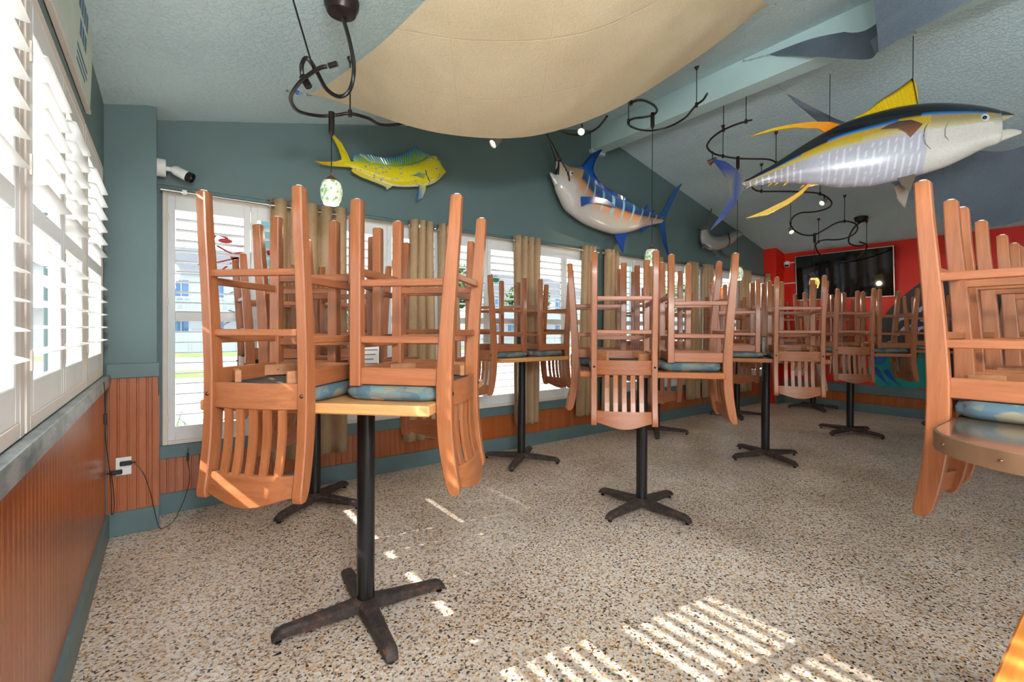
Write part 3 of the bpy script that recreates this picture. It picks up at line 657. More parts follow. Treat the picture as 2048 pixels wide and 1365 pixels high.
FD['TUNA_pect'] = [(0.429,0.159),(0.352,0.203),(0.269,0.208),(0.195,0.188),(0.149,0.166),(0.269,0.153),(0.322,0.113),(0.353,0.065),(0.384,0.103)]
FD['TUNA_pelv'] = [(0.256,-0.264),(0.376,-0.215),(0.371,-0.292),(0.341,-0.386),(0.294,-0.335)]
FD['TUNA_pelv2'] = [(0.262,-0.311),(0.361,-0.291),(0.361,-0.369),(0.336,-0.497),(0.284,-0.412)]
FD['TUNA_finl'] = [(-0.828,-0.188),(-0.653,-0.191),(-0.603,-0.194),(-0.534,-0.206),(-0.399,-0.241)]
FD['TUNA_eye'] = [(0.811,0.143)]
FD['TUNA_wires'] = [(-0.207,0.295),(0.366,0.552)]
# features lying on the near flank
FD['TUNA_pect'] = [(.391,.114),(.318,.159),(.236,.163),(.164,.143),(.118,.12),(.234,.106),(.285,.067),(.316,.021),(.346,.058)]; FD['TUNA_eye'] = [(.784,.118)]
FD['MAHI_pect'] = [(.32,.055),(.249,.052),(.189,.015),(.244,.02),(.301,.005)]; FD['MAHI_eye'] = [(.437,.129)]; FD['MAHI_gill'] = [(.322,.098),(.331,.057),(.354,.021),(.376,-.001)]
FD['MARLIN_pect'] = [(-.549,.027),(-.335,.062),(-.129,.068),(-.01,.035),(.046,-.011),(-.093,.0),(-.289,-.005),(-.449,-.043),(-.534,-.084)]; FD['MARLIN_eye'] = [(-.664,.287)]
FD['MARLIN_mouth'] = [(-.801,.446),(-.815,.27),(-.719,.192),(-.735,.295)]; FD['TARPON_gill'] = [(.184,.151),(.16,.07),(.218,-.007)]; FD['TARPON_eye'] = [(.46,.194)]
def eye(parent, p, r, off, iris):
    e = MB().lathe([(0, .35*r), (.5*r, .3*r), (.85*r, .15*r), (r, 0)], 14).xf(Matrix.Translation((p[0], off, p[1])) @ Matrix.Rotation(PI/2, 4, 'X'))
    eo = e.build('eye', iris, parent, True)
    MB().lathe([(0, .5*r), (.3*r, .45*r), (.45*r, .3*r)], 12).xf(Matrix.Translation((p[0], off, p[1])) @ Matrix.Rotation(PI/2, 4, 'X')).build('pupil', 'plastic', eo, True)
M['iris'] = flat('pale_glass_eye', srgb(200, 214, 220), .1)
M['line_dark'] = flat('fish_dark_line', srgb(60, 20, 20), .4)
# mahi mahi on the back wall
f = empty('mahi_mahi_trophy', (1.661, 4.13, 2.774), label='yellow and green mahi mahi trophy mounted on the dark teal wall', cat='fish trophy')
YL, YG, BLU, TEAL = lin(222, 206, 12), lin(170, 178, 28), lin(30, 130, 200), lin(16, 92, 96)
rf = random.Random(3); SP = [(rf.uniform(-.35, .5), rf.uniform(-.08, .26), rf.uniform(.004, .0075)) for _ in range(150)]
def c_mahi(t, v, s, z):
    c = mixt(YL, (.9, .88, .8), (-.86-v)*9) if v < -.8 else mixt(YL, YG, (v-.35)*1.1)
    c = mixt(c, TEAL, (v-.86)*7) if v > .86 and s < .36 else c
    for a, b, r in SP:
        if (s-a)**2+(z-b)**2 < r*r: return BLU
    return c
loft(pairs(FD['MAHI_body']), .42, 8, 48, c_mahi).build('body', 'fish', f, 'all', True)
fin(FD['MAHI_tail'], .014, lambda s, z: mixt(YL, lin(206, 160, 10), (-.44-s)*6)).build('tail_fin', 'fish', f, False, True)
def strip_fin(top, bot, th, colf, n, rib=0.0, off=0):
    A = bez([(p[0], p[1], 0) for p in top], 6); B = bez([(p[0], p[1], 0) for p in bot], 6); g = MB(); P = []; cols = []
    def at(L, t): x = t*(len(L)-1); i = min(int(x), len(L)-2); return L[i].lerp(L[i+1], x-i)
    R2 = 6; rings = []
    for i in range(n+1):
        a, b = at(A, i/n), at(B, i/n); w = th*(1+rib*(i % 2))
        ring = []
        for j in list(range(R2+1)): q = a.lerp(b, j/R2); ring.append((q.x, off-w/2, q.y)); cols.append((*colf(i/n, j/R2, q.x, q.y), 1))
        for j in list(range(R2, -1, -1)): q = a.lerp(b, j/R2); ring.append((q.x, off+w/2, q.y)); cols.append((*colf(i/n, j/R2, q.x, q.y), 1))
        rings.append(ring)
    return MB().rings(rings, True, True, cols)
def c_md(t, j, s, z):
    if j < .12: return lin(14, 96, 190)
    for a, b, r in SP:
        if (s-a)**2+(z-b)**2 < r*r*1.4: return BLU
    return mixt(lin(30, 104, 110), lin(128, 168, 40), j*1.3)
D_ = FD['MAHI_dorsal']
strip_fin(D_[1:16][::1], [D_[0], D_[21], D_[20], D_[19], D_[18], D_[17], D_[16]], .012, c_md, 90, .8).build('dorsal_fin', 'fish', f, False, True)
fin(FD['MAHI_anal'], .014, lambda s, z: mixt(lin(224, 200, 60), lin(150, 190, 200), (-.09-z)*18)).build('anal_fin', 'fish', f, False, True)
fin(FD['MAHI_pect'], .012, lambda s, z: mixt(lin(40, 120, 160), lin(160, 170, 40), (s-.19)*8), -.066).build('pectoral_fin', 'fish', f, False, True)
fin(FD['MAHI_pelv'], .012, lambda s, z: mixt(lin(30, 120, 190), lin(220, 205, 30), (s-.27+(z+.1)*.2)*18), -.02).build('pelvic_fin', 'fish', f, False, True)
seg_line(FD['MAHI_gill'], .004, (-.057, -.061, -.054, -.047)).build('gill_line', 'line_dark', f, True)
eye(f, FD['MAHI_eye'][0], .016, -.056, 'iris')
# marlin
f = empty('marlin_trophy', (4.471, 4.08, 2.891), label='blue and copper striped marlin trophy with a long bill on the back wall', cat='fish trophy')
NB, MB_, CO, SI = lin(24, 52, 110), lin(40, 110, 176), lin(206, 140, 80), lin(206, 200, 194)
MOUTH = [(-.80, .47), (-.83, .27), (-.69, .17), (-.70, .30), (-.74, .42)]
def in_poly(p, P):
    r = False
    for i in range(len(P)):
        (x1, y1), (x2, y2) = P[i], P[i-1]
        if (y1 > p[1]) != (y2 > p[1]) and p[0] < (x2-x1)*(p[1]-y1)/(y2-y1)+x1: r = not r
    return r
def edge_d(p, P):
    q = Vector((*p, 0)); d = 9
    for i in (0, 1, 3, 4):
        a, b = Vector((*P[i], 0)), Vector((*P[i-1], 0)); t = max(0, min(1, (q-a).dot(b-a)/(b-a).length_squared)); d = min(d, (q-a.lerp(b, t)).length)
    return d
def c_marl(t, v, s, z):
    k = 1-v
    c = mixt(NB, MB_, (v-.3)*1.2) if v > .30 else mixt(CO, NB, (v-.13)*6) if v > .08 else mixt(SI, CO, (v+.55)*1.6)
    if t < .28 and (s, z) and in_poly((s, z), MOUTH):
        return lin(40, 38, 40) if edge_d((s, z), MOUTH) < .022 else lin(206, 190, 172)
    if t < .3: c = mixt(lin(70, 120, 150), c, (t-.12)*6) if v > .75 else (mixt(lin(178, 140, 96), SI, (.15-v)*2) if v > -.2 else SI)
    if .33 < t < .96 and v > -.45:
        q = (t-.33)/.066; fr = q-math.floor(q)
        if abs(fr-.5) < .09: c = mixt(c, lin(150, 205, 225), .85 if v > -.2 else .45)
    return c
loft(pairs(FD['MARLIN_body']), .46, 12, 64, c_marl).build('body', 'fish', f, 'all', True)
loft([((-.976, .712), (-.958, .700)), ((-.888, .626), (-.914, .604)), ((-.812, .536), (-.858, .506)), ((-.735, .455), (-.822, .42))], .8, 5, 12, lambda t, v, s, z: mixt(lin(24, 24, 28), lin(70, 58, 48), t*t)).build('bill', 'fish', f, 'all', True)
loft(pairs(FD['MARLIN_jaw']), .5, 5, 14, lambda t, v, s, z: mixt(lin(60, 60, 62), SI, t*5)).build('lower_jaw', 'fish', f, 'all', True)
D_ = FD['MARLIN_dorsal']; BF = lin(20, 60, 150)
strip_fin(D_[1:13], [D_[0], D_[18], D_[17], D_[16], D_[15], D_[14], D_[13]], .014, lambda t, j, s, z: mixt(lin(16, 36, 110), lin(30, 104, 190), j), 70, 1.2).build('dorsal_fin', 'fish', f, False, True)
for nm, k, off in (('pectoral_fin', 'pect', -.136), ('anal_fin', 'anal', -.01), ('second_dorsal_fin', 'fin2', 0), ('second_anal_fin', 'fin3', 0)):
    fin(FD['MARLIN_'+k], .016, lambda s, z: mixt(lin(22, 70, 160), lin(30, 96, 180), (z+.3)*1.5), off).build(nm, 'fish', f, False, True)
fin(FD['MARLIN_tail'], .018, lambda s, z: mixt(lin(24, 90, 150), lin(10, 44, 130), -z*2.2)).build('tail_fin', 'fish', f, False, True)
eye(f, FD['MARLIN_eye'][0], .034, -.094, 'iris')
# tarpon
f = empty('tarpon_trophy', (7.239, 4.10, 2.786), label='small curved silver tarpon trophy near the red wall corner', cat='fish trophy')
def c_tar(t, v, s, z):
    return mixt(lin(164, 160, 156), lin(112, 118, 116), (v+.1)*1.2) if v < .82 else lin(70, 84, 84)
loft(pairs(FD['TARPON_body']), .42, 6, 28, c_tar).build('body', 'fish', f, 'all', True)
for nm, k in (('tail_fin', 'tail'), ('pelvic_fin', 'pelv'), ('anal_fin', 'fin2'), ('rear_fin', 'fin3')):
    fin(FD['TARPON_'+k], .014, lambda s, z: lin(92, 94, 94), -.03).build(nm, 'fish', f, False, True)
seg_line(FD['TARPON_gill'], .012, (-.03, -.062, -.034)).build('gill_line', 'line_dark', f, True)
eye(f, FD['TARPON_eye'][0], .024, -.034, 'iris')
# yellowfin tuna hanging from the ceiling
f = empty('tuna_trophy', (4.774, 1.468, 2.889), (0, 0, math.atan2(-.878, .478)), label='large yellowfin tuna trophy hanging from the ceiling on wires', cat='fish trophy')
BK, BLN, GLD, WHT, LIL = lin(30, 36, 44), lin(34, 120, 200), lin(196, 160, 20), lin(216, 210, 202), lin(188, 186, 200)
def c_tuna(t, v, s, z):
    vl = lerp(.66, .44, min(1, t*1.15))
    if v > vl: return BK
    if v > vl-.055: return BLN
    if t < .1: return mixt(WHT, lin(150, 138, 110), (v+.05)*2)
    if v > .12: c = mixt(lin(206, 196, 160) if s > .0 else lin(210, 190, 90), GLD if s < .45 else lin(160, 140, 90), (v-.12)*4)
    elif s < .42: c = mixt(LIL, lin(150, 140, 140), (-.3-s)*2)
    else: c = WHT
    if s < .38 and v < .08:
        q = (s+.85)/.05; fr = q-math.floor(q)
        if abs(fr-.5) < .11 and (math.floor(q) % 2 == 0 or (int((v+1)*14) % 3) != 0): c = lin(226, 226, 230)
    return c
loft(pairs(FD['TUNA_body']), .44, 10, 72, c_tuna).build('body', 'fish', f, 'all', True)
loft(pairs(FD['TUNA_upjaw']), .55, 6, 16, lambda t, v, s, z: lin(40, 44, 50) if v > .3 else lin(190, 176, 150)).build('upper_jaw', 'fish', f, 'all', True)
loft(pairs(FD['TUNA_lowjaw']), .55, 6, 16, lambda t, v, s, z: lin(214, 208, 198)).build('lower_jaw', 'fish', f, 'all', True)
D_ = FD['TUNA_dors1']
strip_fin(D_[1:6], [D_[0], D_[10], D_[9], D_[8]], .016, lambda t, j, s, z: lin(30, 26, 10) if (j < .08 or t > .97) else lin(232, 196, 4), 40, .8).build('first_dorsal_fin', 'fish', f, False, True)
fin(D_[5:9]+[D_[9]], .012, lambda s, z: lin(226, 186, 4)).build('dorsal_spine_fin', 'fish', f, False, True)
OR = lin(238, 130, 10)
for nm, k in (('second_dorsal_fin', 'dors2'), ('anal_fin', 'anal')):
    fin(FD['TUNA_'+k], .018, lambda s, z: mixt(lin(244, 196, 10), OR, (s+.62)*2.2)).build(nm, 'fish', f, False, True)
def c_tail(s, z): return mixt(lin(120, 116, 90), lin(4, 46, 128), (abs(z+.155)-.02)*7)
fin(FD['TUNA_tail'], .022, c_tail).build('tail_fin', 'fish', f, False, True)
fin(FD['TUNA_pect'], .014, lambda s, z: mixt(lin(150, 90, 50), lin(50, 36, 30), (z-.02)*7), -.142).build('pectoral_fin', 'fish', f, False, True)
fin(FD['TUNA_pelv'], .014, lambda s, z: lin(96, 74, 48), -.04).build('pelvic_fin', 'fish', f, False, True)
fin(FD['TUNA_pelv2'], .014, lambda s, z: lin(140, 116, 100), .06).build('pelvic_fin', 'fish', f, False, True)
for s, z in FD['TUNA_finl']: fin([(s-.03, z-.02), (s+.012, z+.006), (s-.008, z+.012)], .01, lambda s, z: lin(240, 176, 30)).build('finlet', 'fish', f, False, True)
M['gill'] = flat('fish_gill_grey', srgb(150, 142, 134), .4)  # grey tone of the tuna's gill and cheek lines
seg_line([(.434, .128), (.406, .075), (.40, .016), (.413, -.041), (.45, -.085)], .004, (-.119, -.132, -.134, -.131, -.113)).build('gill_line', 'gill', f, True)
seg_line([(.565, .133), (.535, .058), (.535, 0), (.565, -.034)], .003, (-.105, -.124, -.124, -.106)).build('cheek_line', 'gill', f, True)
eye(f, FD['TUNA_eye'][0], .034, -.068, 'iris')
for i, ((s, z), top) in enumerate(zip(FD['TUNA_wires'], (3.655, ceilz(4.96)))):
    x, y = 4.774+.478*s, 1.468-.878*s
    MB().tube([(s, 0, z-.01), (s, 0, top-2.889-.05)], .003, 6).build('hanging_wire', 'plastic', f)
    hk = [(s, 0, top-2.889-.05), (s+.015, 0, top-2.889-.045), (s+.02, 0, top-2.889-.025), (s, 0, top-2.889-.012), (s, 0, top-2.889)]
    MB().tube(hk, .004, 6).build('hook', 'steel', f)
# a further trophy tail on the red wall at the picture edge
f = empty('green_fish_trophy', (9.25, .50, 2.60), (0, 0, -PI/2), label='green and yellow fish trophy on the red wall at the right picture edge', cat='fish trophy')
loft([((-.30, .02), (-.30, -.02)), ((-.1, .09), (-.1, -.08)), ((.2, .13), (.2, -.12)), ((.5, .09), (.5, -.1)), ((.62, .0), (.62, -.03))], .4, 5, 20, lambda t, v, s, z: mixt(lin(190, 180, 30), lin(40, 80, 40), v+.3)).build('body', 'fish', f, 'all', True)
fin([(-.28, .02), (-.44, .16), (-.38, 0), (-.46, -.14), (-.28, -.02)], .012, lambda s, z: lin(150, 150, 30)).build('tail_fin', 'fish', f, False, True)

# ---------------------------------------------------------------- curtain rods and curtains
ROD_Y, ROD_Z = 4.165, 2.345
for i, (x0, x1) in enumerate(((-.03, 2.11), (2.24, 4.43), (4.56, 6.72), (6.84, 9.16))):
    r = empty('curtain_rod', ((x0+x1)/2, ROD_Y, ROD_Z), label='%s brushed steel curtain rod from the corner pilaster' % ordn[i], cat='curtain rod', group='steel curtain rods on the back wall')
    h = (x1-x0)/2
    MB().tube([(-h, 0, 0), (h, 0, 0)], .0095, 12).build('rod', 'steel', r, True)
    MB().tube([(-h, 0, -.035), (h, 0, -.035)], .006, 8).build('rod', 'steel', r, True) if False else None
    for s in (-1, 1):
        if i == 0 and s < 0: continue
        MB().lathe([(0, -.022), (.014, -.017), (.022, 0), (.014, .017), (.008, .022), (.008, .03)], 14).xf(Matrix.Translation((s*(h+.022), 0, 0)) @ Matrix.Rotation(-s*PI/2, 4, 'Y')).build('finial', 'steel', r, True)
    for xx in (-h+.14, h-.14):
        MB().box((xx-.012, 0, -.012), (xx+.012, YB-ROD_Y, .012)).box((xx-.014, -.012, -.014), (xx+.014, .012, .016)).build('bracket', 'wplastic', r)
def curtain(x0, x1, b0, b1, n, label, zt=2.405, zb=.285, flat0=0.0):
    cx = (x0+x1)/2; c = empty('curtain', (cx, ROD_Y, zb), label=label, cat='curtain', group='oatmeal linen grommet curtains')
    NX, NZ = n*10, 16; P = []
    for i in range(NZ+1):
        t = i/NZ; row = []
        for j in range(NX+1):
            u = j/NX; x = lerp(lerp(x0, x1, u), lerp(b0, b1, u), t**1.3)-cx
            am = .034*(1-.15*t); ph = 2*PI*n*u
            y = am*math.sin(ph)+.012*t*math.sin(ph*.5+2)+.004*math.sin(9*t+ph)
            row.append((x+.012*math.cos(ph)*(1-.3*t), y-.01*t, (zt-zb)*(1-t)+.006*math.sin(ph*1.7)*(t > .99)))
        P.append(row)
    m = MB().grid(P); o = m.build('fabric', 'curtain', c, 'all')
    so = o.modifiers.new('thickness', 'SOLIDIFY'); so.thickness = .003
    for k in range(2*n):
        u = (k+.5)/(2*n); x = lerp(x0, x1, u)-cx
        rs = MB(); ring = []
        for a in range(17): ring.append((0, .024*math.cos(2*PI*a/16), .024*math.sin(2*PI*a/16)))
        rs.tube(ring, .0045, 6, False).xf(Matrix.Rotation(R_(62 if k % 2 else -62), 4, 'Z'))
        ro = rs.build('grommet', 'steel', c, True, loc=(x, 0, ROD_Z-zb))
CN = ['oatmeal linen curtain gathered between the first and second back windows', 'oatmeal linen curtain at the right end of the first rod', 'oatmeal linen curtain at the left end of the second rod',
      'oatmeal linen curtain in the middle of the second rod behind the window table', 'oatmeal linen curtain left of the dark wall pier', 'oatmeal linen curtain right of the dark wall pier', 'oatmeal linen curtain in the middle of the third rod',
      'oatmeal linen curtain at the right end of the third rod', 'oatmeal linen curtain at the left end of the fourth rod', 'oatmeal linen curtain in the middle of the fourth rod', 'oatmeal linen curtain beside the red corner pilaster']
CD = [(.66, 1.26, .64, 1.27, 5), (1.86, 2.10, 1.80, 2.15, 3), (2.17, 2.38, 2.17, 2.44, 3), (3.10, 3.47, 3.12, 3.46, 4), (4.17, 4.39, 4.06, 4.42, 3), (4.58, 4.82, 4.52, 4.98, 3), (5.46, 5.78, 5.42, 5.82, 3),
      (6.42, 6.68, 6.40, 6.74, 3), (6.86, 7.10, 6.84, 7.18, 3), (8.02, 8.32, 8.0, 8.34, 3), (8.93, 9.14, 8.93, 9.16, 2)]
for (a, b, c_, d_, n), l in zip(CD, CN): curtain(a, b, c_, d_, n, l)

# ---------------------------------------------------------------- cloth sails
def sail_tri(name, A, B, C, sags, mat, label, n=26, belly=.25):
    A, B, C = Vector(A), Vector(B), Vector(C); org = A; e = empty(name, A, label=label, cat='cloth sail')
    vs = []; idx = {}
    for i in range(n+1):
        for j in range(n+1-i):
            b, c = i/n, j/n; a = 1-b-c; p = A*a+B*b+C*c
            dz = sags[0]*max(0, 4*a*b)**1.3+sags[1]*4*b*c+sags[2]*4*c*a+belly*27*a*b*c
            w = .010*math.sin(23*b+9*c)*math.sin(14*c-5*b)*(1-a)
            p = p-Vector((0, 0, dz+w)); idx[(i, j)] = len(vs); vs.append(p-org)
    fs = []
    for i in range(n):
        for j in range(n-i):
            fs.append((idx[(i, j)], idx[(i+1, j)], idx[(i, j+1)]))
            if j < n-i-1: fs.append((idx[(i+1, j)], idx[(i+1, j+1)], idx[(i, j+1)]))
    MB().add(vs, fs).build('cloth', mat, e, 'all'); return e
def hardware(e, path):
    """chain and snap hook from cloth corner to ceiling, world path"""
    o = Vector(e.location); P = [Vector(p)-o for p in path]; L = len(P)
    for k in range(6):
        a = P[0].lerp(P[-1], k/6); b = P[0].lerp(P[-1], (k+.8)/6); d = (b-a); s = d.cross(Vector((0, 0, 1))).normalized()*.008 if k % 2 else Vector((0, 0, .008))
        MB().tube([a, a.lerp(b, .3)+s, a.lerp(b, .7)+s, b, a.lerp(b, .7)-s, a.lerp(b, .3)-s, a], .0022, 5).build('chain_link', 'steel', e, True)
    MB().lathe([(.0, -.02), (.012, -.018), (.006, -.012), (.003, 0)], 8, tuple(P[-1]+Vector((0, 0, .018)))).build('eye_screw', 'steel', e, True)
s1 = sail_tri('beige_sail', (.785, 3.398, 2.952), (3.452, 1.603, 3.668), (1.15, .95, 3.09), (.585, .10, .12), 'sail_beige', 'large beige canvas sail draped below the ceiling', 40, .10)
hardware(s1, [(.785, 3.398, 2.952), (.688, 3.60, 3.03)])
MB().box((-.06, .10, .035), (-.04, .125, .06), .005).build('blue_clip', flat('blue_clip_plastic', srgb(20, 100, 200), .4), s1)
MB().tube([(-.006, .02, .002), (.012, .03, .012), (.02, .0, .0), (.0, -.02, -.01), (-.012, 0, 0)], .003, 6).build('corner_ring', 'steel', s1)
hardware(s1, [(3.452, 1.603, 3.668), (3.54, 1.60, 3.71)])
def sail_strip(name, rows, mat, label):
    o = Vector(rows[0][0]); e = empty(name, o, label=label, cat='cloth sail'); P = []
    R2 = [bez(r, 8) for r in rows]
    N = 10
    for i in range(len(R2[0])):
        col = [R2[k][i] for k in range(len(R2))]
        if len(col) == 2: q = [col[0].lerp(col[1], j/N)-Vector((0, 0, .03*math.sin(j/N*PI)*math.sin(i*.35)))-o for j in range(N+1)]
        else: q = [x-o for x in bez(col, N//2)]
        P.append(q)
    MB().grid(P).build('cloth', mat, e, 'all'); return e
s2 = sail_strip('grey_sail', [[(4.395, 2.03, 3.86), (4.345, 1.66, 3.80), (4.42, 1.294, 3.74), (4.2, 1.0, 3.66), (4.0, .6, 3.62)], [(4.395, 2.03, 3.85), (4.33, 1.69, 3.66), (4.30, 1.416, 3.50), (4.25, 1.22, 3.40), (3.95, 1.15, 3.38)]], 'sail_grey', 'grey canvas sail tied to the ridge beam at the upper right')
o2 = Vector(s2.location)
rows = [[(3.80, 1.10, 3.76), (3.894, 1.113, 3.622), (3.911, 1.10, 3.417), (3.919, 1.093, 3.263)], [(3.80, .85, 3.77), (3.86, .90, 3.62), (3.87, .90, 3.44), (3.862, .886, 3.289)], [(3.70, .60, 3.74), (3.80, .62, 3.62), (3.86, .63, 3.48), (3.881, .624, 3.342)], [(3.7, .35, 3.74), (3.85, .36, 3.66), (3.95, .40, 3.56), (4.01, .405, 3.474)]]
G = [[Vector(p)-o2 for p in bez(c, 5)] for c in rows]
P = [[q for q in bez([G[k][i] for k in range(4)], 5)] for i in range(len(G[0]))]
MB().grid(P).build('hanging_flap', 'sail_grey', s2, 'all')
hardware(s2, [(4.395, 2.03, 3.855), (4.396, 2.27, 3.90)])
s3 = sail_strip('slate_sail', [[(4.669, 1.983, 3.558), (4.946, 1.826, 3.424), (5.232, 1.677, 3.329), (5.805, 1.251, 3.151), (6.341, .854, 3.068), (6.534, .649, 3.121), (6.792, .335, 3.205)],
     [(4.662, 1.988, 3.544), (5.001, 1.91, 3.408), (5.369, 1.761, 3.184), (5.889, 1.498, 2.814), (6.238, 1.301, 2.587), (6.592, 1.099, 2.396), (7.005, .6, 2.50)]], 'sail_blue', 'slate blue canvas sail stretched behind the hanging tuna')
hardware(s3, [(4.665, 1.985, 3.551), (4.59, 2.06, 3.66)])

# ---------------------------------------------------------------- track lights, pendants, spots
TR1 = [(0.647,2.435,2.669),(0.619,2.458,2.662),(0.586,2.545,2.654),(0.562,2.659,2.648),(0.557,2.805,2.647),(0.585,2.93,2.654),(0.653,3.047,2.67),(0.782,3.102,2.701),(0.882,3.075,2.725),(0.951,3.041,2.741),(1.08,2.993,2.772)]
TR1b = [(2.852,3.207,3.196),(3.013,3.294,3.234),(3.258,3.387,3.293),(3.403,3.337,3.328),(3.363,3.15,3.318),(3.19,2.886,3.277)]
TR2 = [(3.144,2.578,3.266),(3.158,2.522,3.269),(3.253,2.52,3.292),(3.472,2.592,3.344),(3.664,2.702,3.39),(3.734,2.809,3.407),(3.667,2.868,3.391),(3.584,2.902,3.371),(3.6,2.981,3.375),(3.716,3.071,3.403),(3.889,3.149,3.444),(4.084,3.2,3.49),(4.297,3.206,3.541),(4.392,3.058,3.564),(4.297,2.826,3.542),(4.11,2.627,3.497),(4.005,2.513,3.472),(3.933,2.403,3.454),(3.805,2.287,3.424)]
TR3 = [(4.826,2.402,3.512),(4.817,2.459,3.514),(4.81,2.572,3.516),(4.824,2.706,3.512),(4.864,2.826,3.503),(4.924,2.926,3.489),(5.008,3.006,3.469),(5.151,3.022,3.434),(5.273,2.962,3.405),(5.401,2.849,3.374),(5.489,2.73,3.353),(5.587,2.595,3.33),(5.7,2.557,3.303),(5.855,2.603,3.266),(5.94,2.733,3.246),(5.982,2.904,3.236),(6.067,3.015,3.215),(6.18,3.032,3.188),(6.254,2.984,3.171),(6.352,2.81,3.147),(6.494,2.583,3.113),(6.633,2.442,3.08),(6.824,2.404,3.034),(6.969,2.432,3.0),(7.069,2.525,2.976),(7.091,2.682,2.97),(7.052,2.829,2.98),(7.132,2.958,2.961),(7.304,3.069,2.92),(7.423,3.105,2.891),(7.594,3.127,2.85),(7.765,3.092,2.809),(7.836,3.002,2.792),(7.821,2.922,2.796),(7.698,2.766,2.825),(7.553,2.585,2.86),(7.534,2.47,2.865),(7.602,2.404,2.848),(7.704,2.383,2.824),(7.841,2.413,2.791),(8.005,2.506,2.752),(8.113,2.652,2.726),(8.122,2.778,2.724),(8.071,2.899,2.736),(8.113,3.003,2.726),(8.253,3.097,2.693),(8.554,3.165,2.621),(8.801,3.16,2.562),(9.006,3.078,2.513),(9.049,2.955,2.502),(8.999,2.814,2.514),(8.778,2.633,2.567),(8.611,2.538,2.607),(8.456,2.487,2.644),(8.31,2.531,2.679)]
def track(name, segs, rods, label, canopy=None, feed=None):
    o = Vector(segs[0][0]); e = empty(name, o, label=label, cat='track light')
    for sg in segs:
        pth = [p-o for p in bez(sg, 5)]
        MB().tube(pth, .0105, 8).build('rail', 'bronze', e, True)
    for p in rods:
        p = Vector(p); zt = ceilz(p.x)
        MB().tube([p-o, Vector((p.x, p.y, zt))-o], .0045, 6).build('support_rod', 'bronze', e, True)
        MB().lathe([(.008, -.035), (.02, -.006), (.022, 0)], 12, tuple(Vector((p.x, p.y, zt))-o)).build('rod_cap', 'bronze', e, True)
        MB().lathe([(.014, -.02), (.014, .02)], 10, tuple(p-o)).build('rail_clamp', 'bronze', e, True)
    if canopy:
        c = Vector(canopy)-o; MB().lathe([(.03, -.075), (.07, -.065), (.085, -.03), (.088, 0)], 24, tuple(c)).build('canopy', 'bronze', e, True)
    if feed: MB().tube([p-o for p in bez(feed, 6)], .011, 8).build('feed_cable', 'plastic', e, True)
    return e
t1 = track('track_light', [TR1[:-1]+[(1.08, 3.07, 2.755), (1.22, 3.15, 2.775), (1.5, 3.13, 2.86), (2.2, 3.06, 3.03)]+TR1b], [TR1[9], (1.9, 3.0, 2.97)], 'bronze curving rail track light on the left ceiling slope', (.728, 2.47, 3.048),
           [(.74, 2.49, 2.98), (.80, 2.56, 2.90), (.84, 2.62, 2.80), (.83, 2.66, 2.70), (.78, 2.68, 2.655), (.70, 2.64, 2.655), (.63, 2.57, 2.70), (.58, 2.55, 2.74), (.565, 2.60, 2.72), (.575, 2.62, 2.66)])
o = Vector(t1.location)
MB().tube([Vector((.60, 2.50, 2.66))-o, Vector((.32, 2.02, 2.95))-o], .0045, 6).build('support_rod', 'bronze', t1)
MB().tube([Vector((.575, 2.62, 2.675))-o, Vector((.60, 2.60, 2.62))-o], .019, 10).build('feed_connector', 'bronze', t1, True)
MB().tube([Vector((.655, 2.43, 2.672))-o, Vector((.685, 2.40, 2.68))-o], .014, 10).build('end_cap', 'bronze', t1, True)
t2 = track('track_light', [TR2], [TR2[0], TR2[8], TR2[16]], 'bronze curving rail track light in front of the ridge beam')
t3 = track('track_light', [TR3], [TR3[1], TR3[3], TR3[8], TR3[12], TR3[18], TR3[21], TR3[28], TR3[36], TR3[44], TR3[53]], 'long bronze serpentine track light on the right ceiling slope', (8.307, 2.513, 3.04), [(8.30, 2.513, 2.97), (8.22, 2.56, 2.90), (8.20, 2.62, 2.78), (8.3, 2.66, 2.68), (8.42, 2.60, 2.64), (8.45, 2.52, 2.64)])
def pendant(rail, zc, mat, label, power):
    x, y, zr = rail; e = empty('pendant_lamp', (x, y, zc), label=label, cat='pendant lamp', group='glass pendant lamps on the tracks'); h = zr-zc
    MB().tube([(0, 0, h+.02), (0, 0, h-.11)], .019, 12).build('transformer', 'bronze', e, True)
    MB().lathe([(.006, h-.135), (.018, h-.11)], 10).build('strain_relief', 'bronze', e, True)
    MB().tube([(0, 0, h-.12), (0, 0, .10)], .0035, 6).build('cord', 'plastic', e, True)
    MB().lathe([(.010, .115), (.011, .095), (.02, .09), (.045, .068), (.050, .062)], 20).build('cap', 'brown_metal', e, True)
    MB().lathe([(.046, .066), (.058, .045), (.067, .01), (.067, -.02), (.060, -.055), (.046, -.085), (.043, -.085), (.056, -.052), (.062, -.02), (.062, .01), (.05, .045)], 28).build('shade', mat, e, 'all')
    MB().lathe([(0, -.05), (.02, -.045), (.026, -.02), (.02, .01), (0, .03)], 12).build('bulb', 'bulb', e, True)
    l = bpy.data.lights.new('pendant_light', 'POINT'); l.energy = power*.6; l.color = (1, .88, .68); l.shadow_soft_size = .03
    lo = bpy.data.objects.new('pendant_light', l); COL.objects.link(lo); lo.parent = e; lo.location = (0, 0, -.12)
pendant((.848, 3.085, 2.716), 2.235, 'shade_green', 'pale green glass pendant lamp beside the mahi mahi', 3)
pendant((3.73, 2.80, 3.406), 2.06, 'shade_green', 'mottled green glass pendant lamp hanging below the marlin tail', 3)
pendant((5.40, 2.85, 3.374), 2.03, 'shade_green', 'green glass pendant lamp half hidden behind a stool leg', 3)
pendant((7.83, 2.95, 2.795), 2.08, 'shade_amber', 'amber glass pendant lamp in front of the television', 3)
